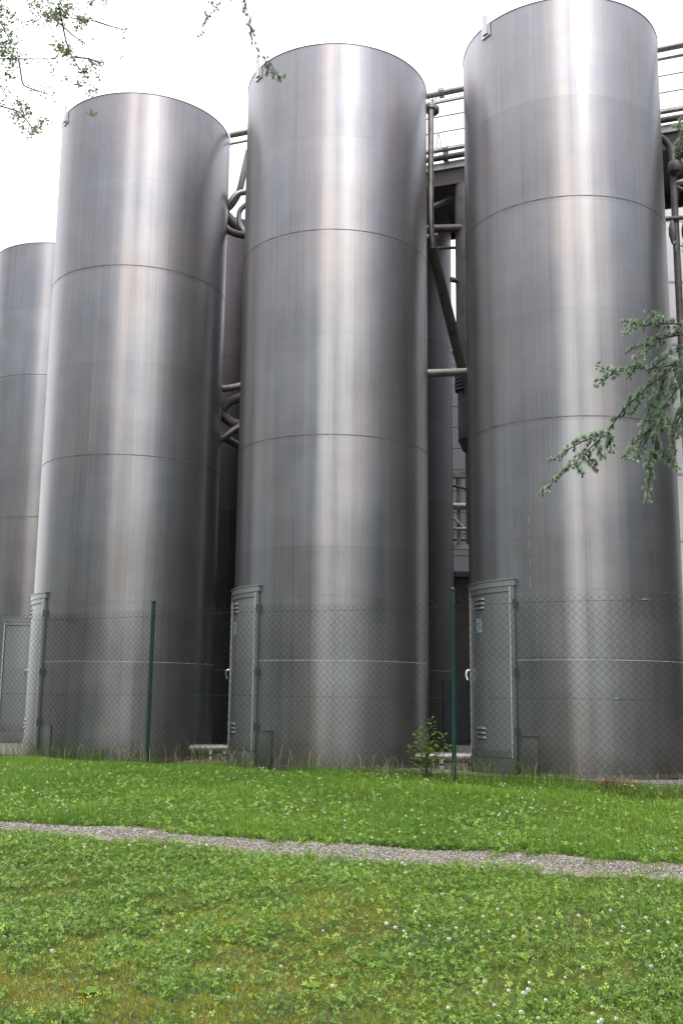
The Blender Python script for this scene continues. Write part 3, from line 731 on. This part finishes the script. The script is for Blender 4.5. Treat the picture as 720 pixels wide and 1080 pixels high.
hose([(222, 452, 0), (244, 466, 0), (266, 478, 0)], 16.7, .06, M['pipe_dark'], 'dark pipe falling to the right, lowest of the halfway group', .2)
# low pipes near the ground
def lowpipe(a, b, label1, label2, grp):
    d = (b-a).normalized()
    r1 = pipe('ground_pipe', [a-d*.9, b+d*.9], .068, M['pipe'], label1, group=grp)
    pipe('ground_pipe', [a-d*.9+Vector((0, -.02, -.19)), b+d*.9+Vector((0, -.02, -.19))], .034, M['pipe'], label2, group=grp)
    s = MB()
    for t in (.35, .95):
        c = a+(b-a)*t-Vector(r1.location); s.box((c.x-.02, c.y-.10, c.z-.30), (c.x+.02, c.y-.07, c.z-.02)); s.box((c.x-.02, c.y+.07, c.z-.30), (c.x+.02, c.y+.10, c.z-.02)); s.box((c.x-.02, c.y-.10, c.z-.095), (c.x+.02, c.y+.10, c.z-.07))
    s.build('stand', M['galv'], r1)
lowpipe(at(215, 790, 15.4), at(239, 790, 15.3), 'thick pipe near the ground between left and middle tanks', 'thin pipe under the thick one between left and middle tanks', 'ground pipes')
lowpipe(at(447, 799, 14.1), at(498, 799, 13.9), 'thick pipe near the ground between middle and right tanks', 'thin pipe under the thick one between middle and right tanks', 'ground pipes')
# cabinet
def cabinet():
    c = at(489, 760, 16.2); root = empty('control_cabinet', (c.x, c.y, 0))
    MB().box((-.32, -.2, .25), (.32, .2, 1.18)).build('housing', M['blue'], root, bevel=.015)
    MB().box((-.29, -.216, .29), (.29, -.201, 1.14)).build('door', M['blue'], root, bevel=.004)
    for x_ in (-.27, .27): MB().box((x_-.03, -.15, 0), (x_+.03, .15, .249)).build('leg', M['pipe_dark'], root)
    MB().box((.2, -.235, .68), (.225, -.217, .80)).build('handle', M['pipe'], root, bevel=.003)
    tag(root, 'dark blue control cabinet standing in the shade beside the right tank', 'cabinet')
cabinet()
# right of the right tank: risers and valves
def riser():
    c = at(710, 200, 15.4); root = empty('riser_pipe', (c.x, c.y, 0))
    MB().tube(bend([(0, 0, 4.2), (0, 0, 9.62), (-.9, -.25, 9.95)], .25), .055, 12).build('pipe_run', M['pipe_dark'], root, True)
    z = at(710, 180, 15.4).z
    MB().tube([(0, -.1, z-.11), (0, -.1, z-.08), (0, -.1, z), (0, -.1, z+.08), (0, -.1, z+.11)], [.03, .10, .125, .10, .03], 16).build('round_valve', M['pipe_dark'], root, True)
    z2 = at(710, 193, 15.4).z; MB().tube([(0, 0, z2), (1.2, -.3, z2+.1)], .04, 10).build('branch_pipe', M['pipe'], root, True)
    MB().tube([(0, 0, z2-.05), (.9, -.2, z2-.6)], .035, 10).build('brace', M['pipe_dark'], root, True)
    z3 = at(710, 232, 15.4).z; MB().tube([(-.6, .05, z3), (1.2, -.3, z3)], .035, 10).build('lower_rail', M['pipe_dark'], root, True)
    for k in (-.08, .12, .32):
        z4 = z3-.28; v = MB(); v.tube([(k, -.08, z3-.05), (k, -.08, z3-.18), (k, -.08, z4), (k, -.08, z4-.16)], [.025, .06, .06, .02], 10); v.build('small_valve', M['pipe_dark'], root, True)
    tag(root, 'dark riser pipe with round valve right of the right tank', 'pipe')
riser()
# buildings behind
def wallbox(name, x0, x1, y0, y1, z, m, label, cap=True):
    c = ((x0+x1)/2, (y0+y1)/2); root = empty(name, (c[0], c[1], 0)); a, b = (x1-x0)/2, (y1-y0)/2
    MB().box((-a, -b, 0), (a, b, z)).build('wall', m, root)
    MB().box((-a-.06, -b-.06, z+.002), (a+.06, b+.06, z+.16)).build('roof_edge', M['galv'], root)
    wn = MB(); wn.box((-a*.3, -b-.03, 1.0), (-a*.3+1.4, -b-.003, 2.2)); wn.build('shutter', M['door_steel'], root)
    return root
t = wallbox('grey_building', -4.4, 5.5, 26, 36, 9.72, M['siding_grey'], ''); tag(t, 'grey panelled building seen far back between middle and right tanks', 'building')
t = wallbox('white_building', 6.02, 16, 19, 30, 11.2, M['siding_white'], ''); tag(t, 'white panelled building at the right edge behind the pipes', 'building')
def shed():
    root = empty('low_shed', (1.5, 21.6, 0))
    MB().box((-3.9, -.2, 0), (2.6, 1.6, 3.35)).build('wall', M['dark_wall'], root)
    MB().box((-4.0, -.3, 3.352), (2.7, 1.7, 3.46)).build('roof', M['pipe_dark'], root)
    MB().box((-.4, -.23, 0.02), (.6, -.203, 2.1)).build('door', M['deck'], root)
    tag(root, 'dark low wall of a shed filling the gap behind the pipe rack', 'shed')
shed()

# ------------------------------------------------------------------ fence
def fence():
    root = empty('chain_link_fence', (FP[0], FP[1], 0), math.atan2(FD[1], FD[0]))
    a, hh = .044, .0435; L0, L1 = -4.3, 8.6; rows = 46; z0 = .04
    nw = int((L1-L0)/a); r = .0022
    j = np.arange(rows+1); V = []; 
    k = np.arange(nw)
    K, J = np.meshgrid(k, j, indexing='ij')
    X = L0+(K+((J+K) % 2))*a; Z = z0+J*hh
    sag = .006*np.sin(X*1.9)+.004*np.sin(X*7.3+Z*3)
    X = X+.0035*np.sin(Z*9+X*3); Yv = sag+np.where((J+K) % 2 == 0, .0016, -.0016); Z = Z+.012*np.sin(X*1.46)*(Z/2)
    Pp = np.stack([X, Yv, Z], -1)
    ring = np.array([[1, 0, 0], [-.5, .87, 0], [-.5, -.87, 0]])*r
    VV = (Pp[:, :, None]+ring[None, None]).reshape(-1, 3)
    base = ((K*(rows+1)+J)*3)[:, :-1].ravel()
    Fc = np.concatenate([np.stack([base+q, base+(q+1) % 3, base+3+(q+1) % 3, base+3+q], 1) for q in range(3)])
    from_np('wire_mesh', VV, [Fc], M['wire'], root)
    for z in (.05, .91, 1.96):
        tw = MB().tube([(L0+i*.2, .006*math.sin((L0+i*.2)*1.9)+.004, z+.012*math.sin((L0+i*.2)*1.46)*(z/2)) for i in range(int((L1-L0)/.2)+1)], .0021, 5).build('tension_wire', M['wire'], root, True)
    Lp = float(np.linalg.norm(FQ-FP))
    for k in (-1, 0, 1, 2):
        s = k*Lp; p = MB().tube([(s, .03, -.15), (s, .03, 2.14)], .026, 16).build('post', M['green_coat'], root, True)
        MB().tube([(s, .03, 2.141), (s, .03, 2.165), (s, .03, 2.185)], [.032, .032, .012], 16).build('post_cap', M['green_coat'], p, True)
        for z in (.91, 1.96): MB().ring(.0285, z, .003, 16).build('clip', M['wire'], p).location = (s, .03, 0)
    for (px, py, z) in ((680, 638, 1.96), (650, 741, .91)):
        q = at(px, py, 11.4); s = (q.x-FP[0])*FD[0]+(q.y-FP[1])*FD[1]
        # follow the line of the fence exactly
        for _ in range(4):
            yy = FP[1]+FD[1]*s; q = at(px, py, yy); s = (q.x-FP[0])/FD[0]
        tm = MB(); zz = z+.012*math.sin(s*1.46)*(z/2)
        tm.tube([(s-.07, -.012, zz), (s-.03, -.012, zz), (s-.028, -.012, zz), (s+.028, -.012, zz), (s+.03, -.012, zz), (s+.07, -.012, zz)], [.004, .004, .011, .011, .004, .004], 10)
        tm.box((s-.05, -.03, zz-.012), (s-.035, .002, zz+.012)); tm.box((s+.035, -.03, zz-.012), (s+.05, .002, zz+.012))
        tm.build('wire_tensioner', M['teal'], root)
    tag(root, 'green chain link fence on slim round posts before the tanks', 'fence')
fence()

# ------------------------------------------------------------------ weeds
def leafy_plant(pos, stems, name, label, sz=.035, mt='weed'):
    root = empty(name, pos); st = MB(); V = []; Fc = []; T = []
    for (dx, dy, h, lean) in stems:
        pts = [Vector((dx*t*lean, dy*t*lean, h*t)) for t in (0, .3, .6, .85, 1)]
        pts = [p+Vector((random.uniform(-.01, .01), random.uniform(-.01, .01), 0)) for p in pts]
        st.tube(pts, [.005, .004, .003, .002, .0015], 5)
        nl = max(5, int(h/.028))
        for k in range(nl):
            t = .2+.8*k/(nl-1); i = min(3, int(t*4)); p = pts[i].lerp(pts[i+1], t*4-i) if i < 4 else pts[4]
            p = Vector((dx*t*lean, dy*t*lean, h*t))
            for q in range(2):
                a = k*2.4+q*math.pi+random.uniform(-.4, .4); L = sz*random.uniform(.7, 1.3)*(1.1-.4*t); wd = L*.3
                c, s = math.cos(a), math.sin(a); el = random.uniform(-.1, .7); ii = len(V); tv = random.random(); tg = random.uniform(.4, 1)
                st.tube([p, p+Vector((c*L*.4, s*L*.4, el*L*.4))], .0012, 3)
                for (u, v, h_) in ((.3, 0, 0), (.7, 1, .05), (1.4, 0, -.08), (.7, -1, .05)):
                    V.append((p.x+c*u*L-s*v*wd, p.y+s*u*L+c*v*wd, p.z+(el*u+h_)*L)); T.append((tv, tg))
                Fc.append((ii, ii+1, ii+2, ii+3))
    st.build('stems', M['grass'], root)
    from_np('leaves', np.array(V), [np.array(Fc)], M[mt], root, tint=np.array(T))
    return tag(root, label, 'plant')
def onfence(s, d=-.08):
    x = FP[0]+FD[0]*s+FN[0]*d; y = FP[1]+FD[1]*s+FN[1]*d; return Vector((x, y, float(rough_z(np.array(x), np.array(y)))))
leafy_plant(onfence(3.95, .12), [(-.14, 0, .50, 1), (.06, .02, .68, 1), (.20, 0, .48, 1), (-.2, .03, .34, 1), (.26, 0, .36, 1), (0, -.05, .4, 1), (-.05, .03, .58, 1)], 'leafy_weed', 'leafy green weed climbing the fence beside the right post', .085)
leafy_plant(onfence(-.42, .12), [(-.1, 0, .28, 1), (.1, 0, .35, 1), (.2, 0, .22, 1)], 'leafy_weed', 'low weed by the fence before the left tank door', .04)
leafy_plant(onfence(-.85, .1), [(-.1, 0, .2, 1), (.05, 0, .26, 1)], 'leafy_weed', 'leftmost small weed at the fence foot', .04)
leafy_plant(onfence(.75, .1), [(-.06, 0, .2, 1), (.09, 0, .25, 1)], 'leafy_weed', 'small weed just right of the left fence post', .03)
def dry_clump():
    p = onfence(6.05, .3); root = empty('dry_clump', p); V = MB()
    for k in range(150):
        a = random.uniform(0, 6.28); r = random.uniform(0, .12); L = random.uniform(.05, .17)
        b = Vector((math.cos(a)*r, math.sin(a)*r*.6, 0)); V.tube([b, b+Vector((math.cos(a)*L*.5, math.sin(a)*L*.4, L*.7)), b+Vector((math.cos(a)*L*1.1, math.sin(a)*L, L*.6))], .0022, 3)
    V.build('stems', M['rust'], root); tag(root, 'clump of dry brown stems at the foot of the right tank', 'plant')
dry_clump()

# ------------------------------------------------------------------ trees near the camera
def shoots_mesh(paths, root, needle=.026, step=.011, per=13, tubr=.0035, name='needles', off=.007, split=False):
    if split:
        for p in paths: shoots_mesh([p], root, needle, step, per, tubr, name, off)
        return
    """cedar: rosettes of needles standing along each shoot"""
    V = []; T = []; st = MB()
    for pts in paths:
        pts = [Vector(p) for p in pts]
        pts = bend(pts, .05, 3)
        L = [0]
        for a, b in zip(pts, pts[1:]): L.append(L[-1]+(b-a).length)
        st.tube(pts, [tubr*(1-.65*l/L[-1]) for l in L], 6)
        n = max(3, int(L[-1]/step)); j = 0
        for k in range(n):
            l = L[-1]*(k+.5)/n
            while j < len(pts)-2 and L[j+1] < l: j += 1
            p = pts[j].lerp(pts[j+1], (l-L[j])/max(1e-6, L[j+1]-L[j])); t = (pts[j+1]-pts[j]).normalized()
            x = t.orthogonal().normalized(); y_ = t.cross(x)
            a = random.uniform(0, 6.28); side = (x*math.cos(a)+y_*math.sin(a)); side.z += .55; side.normalize()
            c = p+side*random.uniform(.002, off); tv = min(1, max(0, random.gauss(.45+.35*(l/L[-1]), .2))); tg = random.uniform(.35, 1)
            nd = needle*random.uniform(.7, 1.1)*(1-.45*(l/L[-1])**3)
            for q in range(per):
                d = Vector((random.gauss(0, 1), random.gauss(0, 1), random.gauss(0, 1))).normalized()*.8+side*.8+t*.35
                d.normalize(); e = c+d*nd*random.uniform(.7, 1.1); wv = d.orthogonal().normalized()*.0014
                V += [c+wv, c-wv, e]; T += [(tv, tg*.7), (tv, tg*.7), (tv, tg)]
    V = np.array([tuple(v) for v in V])
    f = np.arange(len(V)).reshape(-1, 3)
    b = st.build('branch', M['bark'], root, True)
    from_np(name, V, [f], M['cedar'], b, tint=np.array(T))
def cedar():
    base = Vector((3.5, 3.9, float(gz(0, 3.9)))); root = empty('cedar_tree', base)
    tr = MB(); tr.tube([(0, 0, -.1), (.02, 0, .5), (.0, .03, 2), (.05, 0, 4.5), (0, 0, 7.5), (0, 0, 10)], [.30, .23, .19, .15, .09, .02], 20)
    tr.build('trunk', M['bark'], root, True)
    dj = lambda: random.uniform(-.06, .06)
    def PP(l, d=3.3): return [at(x, y, d+dj())-base for x, y in l]
    S = [[(720, 378), (701, 393), (677, 413), (656, 433), (640, 455), (609, 485), (581, 511), (566, 523)],
         [(640, 455), (609, 467), (578, 488)], [(642, 456), (644, 479)], [(628, 471), (638, 485)], [(617, 478), (631, 497)], [(605, 489), (615, 503)],
         [(722, 342), (692, 341), (673, 345), (657, 353)], [(697, 341), (690, 335), (683, 328)], [(680, 344), (657, 339)],
         [(722, 352), (692, 358), (668, 367), (659, 374)], [(696, 359), (680, 370), (669, 382)],
         [(712, 384), (695, 388), (673, 388), (647, 393), (630, 386)], [(647, 393), (626, 409)], [(668, 389), (661, 400)],
         [(722, 398), (701, 428), (685, 452), (668, 468), (658, 485)], [(690, 444), (678, 470), (668, 487)],
         [(697, 440), (692, 462), (690, 478), (685, 499), (681, 532)], [(692, 470), (703, 482), (713, 498)], [(701, 440), (720, 461), (735, 470)],
         [(690, 415), (684, 432), (676, 458)], [(677, 418), (664, 440)], [(725, 366), (700, 376), (684, 392)], [(730, 410), (715, 440), (708, 470)],
         [(735, 420), (722, 445), (726, 480)], [(700, 398), (693, 420), (688, 440)], [(730, 372), (712, 392), (706, 412)], [(725, 385), (712, 408), (700, 420)],
         [(735, 130), (722, 140), (713, 160), (716, 172)], [(740, 112), (720, 128), (712, 134)], [(735, 262), (722, 262), (715, 258)], [(690, 478), (680, 495)], [(722, 430), (708, 455), (712, 480)]]
    P_ = [PP(l) for l in S]
    # the bough that carries them, back to the trunk
    bough = MB()
    tip = at(716, 382, 3.3)-base
    for hub, z in ((tip, None), (at(725, 345, 3.3)-base, None), (at(735, 130, 3.3)-base, None), (at(735, 262, 3.3)-base, None), (at(722, 400, 3.3)-base, None)):
        hub = Vector(hub); mid = Vector((hub.x*.45, hub.y*.5, hub.z+.22)); b0 = Vector((0, 0, hub.z+.15))
        bough.tube([b0, mid, hub.lerp(mid, .25)+Vector((0, 0, .02)), hub], [.035, .02, .010, .004], 8)
        for k in range(9):       # further shoots outside the view
            t = .1+.08*k; q = hub.lerp(mid, t+.2) if t < 1 else mid
            e = q+Vector((random.uniform(.05, .3), random.uniform(-.45, .45), random.uniform(-.3, .1))); P_.append([q, q.lerp(e, .5)+Vector((0, 0, .02)), e])
    for k in range(16):
        z = 1.4+k*.5; a = k*2.4+.4; L = random.uniform(1.2, 1.9)*(1-k*.03)
        if math.cos(a) < -.1: a = math.pi-a       # keep the generic boughs on the far side of the trunk
        b0 = Vector((0, 0, z)); e = b0+Vector((math.cos(a)*L, math.sin(a)*L, -.25)); bough.tube([b0, b0.lerp(e, .5)+Vector((0, 0, .12)), e], [.04, .022, .006], 7)
        for j in range(10):
            q = b0.lerp(e, .25+.075*j); e2 = q+Vector((random.uniform(-.3, .3), random.uniform(-.3, .3), random.uniform(-.25, .02))); P_.append([q, q.lerp(e2, .5), e2])
    bough.build('bough', M['bark'], root, True)
    vis = P_[:len(S)]; rest = P_[len(S):]
    shoots_mesh(vis, root, .021, .0066, 48, .0032, off=.012, split=True)
    shoots_mesh(rest, root, .034, .022, 9, .004, 'outer_needles')
    tag(root, 'blue-green cedar whose needled branch reaches in from the right edge', 'tree')
cedar()
def left_tree():
    base = Vector((-3.9, 4.2, float(gz(0, 4.2)))); root = empty('overhanging_tree', base)
    MB().tube([(0, 0, -.1), (0, 0, .4), (.05, 0, 2.5), (.1, .1, 5), (.2, 0, 8)], [.26, .2, .16, .11, .03], 18).build('trunk', M['bark'], root, True)
    br = MB(); V = []; T = []; Fc = []
    def leafs(c, n, rad, sz=.016):
        for _ in range(n):
            p = c+Vector((random.gauss(0, rad), random.gauss(0, rad), random.gauss(0, rad*.8)))
            d = Vector((random.gauss(0, 1), random.gauss(0, 1), random.gauss(0, .7)-.3)).normalized(); s = d.cross(Vector((random.gauss(0, 1), random.gauss(0, 1), random.gauss(0, 1)))).normalized()
            L = sz*random.uniform(.5, 1.3); i = len(V); tv = random.random(); tg = random.uniform(.3, 1)
            for q in (p, p+d*L*.5+s*L*.3, p+d*L, p+d*L*.5-s*L*.3): V.append(tuple(q)); T.append((tv, tg))
            Fc.append((i, i+1, i+2, i+3))
    D = 4.5
    boughs = [[(-60, -60), (-10, 5), (10, 40), (14, 70)], [(-40, -80), (40, -40), (62, 0), (75, 20), (100, 22)], [(-60, -10), (-20, 62), (25, 62), (58, 62)],
              [(62, 5), (70, 45), (78, 65), (92, 82), (103, 97)], [(-60, 60), (-5, 110), (22, 118), (38, 140), (46, 128)], [(62, -30), (95, -5), (112, 2)], [(100, 22), (118, 28), (133, 32)],
              [(-20, 20), (-4, 85), (8, 102)], [(20, 62), (24, 90), (40, 96), (52, 100)], [(62, -10), (40, -2), (30, 6), (40, 24)], [(78, 60), (95, 62), (108, 66)], [(58, 20), (80, 40), (92, 46)]]
    def PT(x, y, d=D): return at(x, y, d+random.uniform(-.15, .15))-base
    for b in boughs:
        pts = [PT(x, y) for x, y in b]; br.tube(bend(pts, .05, 3), [.0045*(1-.6*i/(len(bend(pts, .05, 3))-1)) for i in range(len(bend(pts, .05, 3)))], 5)
        for a_, b_ in zip(pts[1:], pts[2:]):
            for k in range(6): leafs(a_.lerp(b_, random.random()), random.choice((2, 4, 7)), .018)
    for x, y, n, r in ((4, 20, 80, .03), (6, 45, 150, .035), (8, 58, 130, .03), (2, 8, 60, .03), (45, 8, 55, .02), (52, 16, 80, .02), (70, 8, 55, .02), (63, 18, 90, .02), (85, 20, 45, .012), (92, 21, 35, .01), (62, 48, 45, .016), (68, 55, 50, .016), (73, 53, 30, .01), (82, 28, 20, .008),
                       (97, 68, 35, .013), (104, 66, 18, .01), (90, 75, 30, .014), (84, 88, 26, .013), (96, 96, 24, .012), (10, 79, 28, .012), (20, 108, 26, .012), (28, 116, 40, .015), (18, 122, 36, .015), (33, 138, 30, .013), (44, 127, 20, .011), (20, 133, 12, .01), (4, 107, 14, .009),
                       (105, 80, 12, .007), (110, 3, 14, .01), (97, 4, 22, .012), (36, 24, 16, .01), (16, 20, 20, .02), (70, 83, 14, .01), (55, 74, 8, .01), (60, 10, 50, .03), (78, 12, 40, .025), (6, 96, 10, .01), (58, 60, 10, .01), (130, 40, 4, .006), (130, 60, 2, .003), (95, 118, 10, .006), (99, 120, 10, .005)):
        leafs(PT(x, y), int(n*1.9), r*1.1)
    # limbs from the trunk to where the twigs start
    for (x, y, d) in ((-60, -60, D), (-40, -80, D), (-60, -10, D), (-60, 60, D), (62, -30, D), (-20, 20, D)):
        e = at(x, y, d)-base; z = max(2.4, e.z-.8); br.tube([Vector((0, 0, z)), Vector((e.x*.5, e.y*.5, (z+e.z)/2+.25)), e], [.05, .03, .006], 8)
    # higher crown, above the frame
    for k in range(46):
        a = random.uniform(0, 6.28); L = random.uniform(.6, 2.3); z = random.uniform(4.6, 8.6)
        e = Vector((math.cos(a)*L, math.sin(a)*L, z)); 
        w_ = e+base
        if w_.y > 0 and w_.z < EYE+.74*w_.y and w_.x > -.5*w_.y: continue
        br.tube([Vector((0.05, 0, z-.9)), e.lerp(Vector((0, 0, z)), .5), e], [.03, .018, .005], 6)
        for q in range(10): leafs(e.lerp(Vector((0, 0, z-.3)), random.random()*.6), 16, .16, .06)
    br.build('branches', M['bark'], root, True)
    from_np('leaves', np.array(V), [np.array(Fc)], M['leaf'], root, tint=np.array(T))
    tag(root, 'fine leaved tree whose loose twigs hang in at the top left', 'tree')
left_tree()
def larch():
    # a second conifer, behind and left; only two of its thin twigs hang into the top of the view
    base = Vector((-2.6, -.6, -.6)); root = empty('larch_tree', base)
    MB().tube([(0, 0, -.1), (0, 0, .5), (.03, 0, 3), (0, 0, 6), (0, 0, 8.5)], [.26, .19, .15, .09, .02], 18).build('trunk', M['bark'], root, True)
    D = 3.2; P_ = []
    def PP(l): return [at(x, y, D+random.uniform(-.03, .03))-base for x, y in l]
    P_ += [PP([(262, -45), (250, -18), (232, 2), (224, 16), (214, 30), (207, 40)]), PP([(222, 18), (215, 14)]), PP([(228, 8), (222, 4)])]
    P_ += [PP([(262, -45), (256, -15), (262, 20), (266, 42), (274, 60), (284, 72), (293, 80)]), PP([(284, 72), (279, 80)]), PP([(288, 76), (289, 84)]), PP([(264, 38), (268, 34)]), PP([(258, 14), (254, 10)]), PP([(246, -14), (242, 2)]), PP([(284, 72), (283, 62)]), PP([(293, 80), (301, 83)])]
    hub = at(262, -45, D)-base
    b0 = Vector((0, 0, 4.4)); br = MB(); br.tube([b0, b0.lerp(hub, .5)+Vector((0, 0, .45)), b0.lerp(hub, .85)+Vector((0, 0, .25)), hub], [.05, .03, .012, .004], 8)
    rest = []
    for k in range(22):
        z = 3.9+k*.2; a = random.uniform(0, 6.28); L = random.uniform(.8, 1.6)*(1-.02*k); o = Vector((0, 0, z)); e = o+Vector((math.cos(a)*L, math.sin(a)*L, -.1))
        br.tube([o, o.lerp(e, .5)+Vector((0, 0, .08)), e], [.03, .016, .004], 6)
        for j in range(7):
            q = o.lerp(e, .3+.1*j); e2 = q+Vector((random.uniform(-.25, .25), random.uniform(-.25, .25), random.uniform(-.25, .0))); rest.append([q, q.lerp(e2, .5), e2])
    br.build('bough', M['bark'], root, True)
    shoots_mesh(P_, root, .022, .011, 26, .0022, split=True)
    shoots_mesh(rest, root, .03, .03, 8, .003, 'outer_needles')
    tag(root, 'conifer whose two thin twigs dangle above the middle tank', 'tree')
larch()
# the wood behind the camera, seen as the dark sides of the reflections
def wood():
    V = []; 
    n = 42000
    a = np.concatenate([rng.uniform(R_(42), R_(142), n//2), rng.uniform(R_(-100), R_(-24), n-n//2)])
    rad = rng.uniform(17, 24, n); x = np.sin(a)*rad; y = -np.cos(a)*rad+3
    top = 8.5+2.2*np.sin(a*9)+1.4*np.sin(a*23+1)
    z = -.6+rng.random(n)**.8*top
    s = rng.uniform(.25, .6, n)
    d = rng.normal(size=(n, 3)); d /= np.linalg.norm(d, axis=1)[:, None]; e = np.cross(d, rng.normal(size=(n, 3))); e /= np.linalg.norm(e, axis=1)[:, None]
    c = np.stack([x, y, z], 1)
    q = np.stack([c+d*s[:, None], c+e*s[:, None]*.7, c-d*s[:, None], c-e*s[:, None]*.7], 1)
    t = np.repeat(np.stack([rng.random(n), rng.random(n)], 1), 4, 0)
    o = from_np('woodland', q.reshape(-1, 3), [4*np.arange(n)[:, None]+np.array([[0, 1, 2, 3]])], M['wood_leaf'], tint=t)
    tag(o, 'dark leafy wood around the lawn, mirrored dimly in the steel', 'woodland', kind='stuff')
wood()
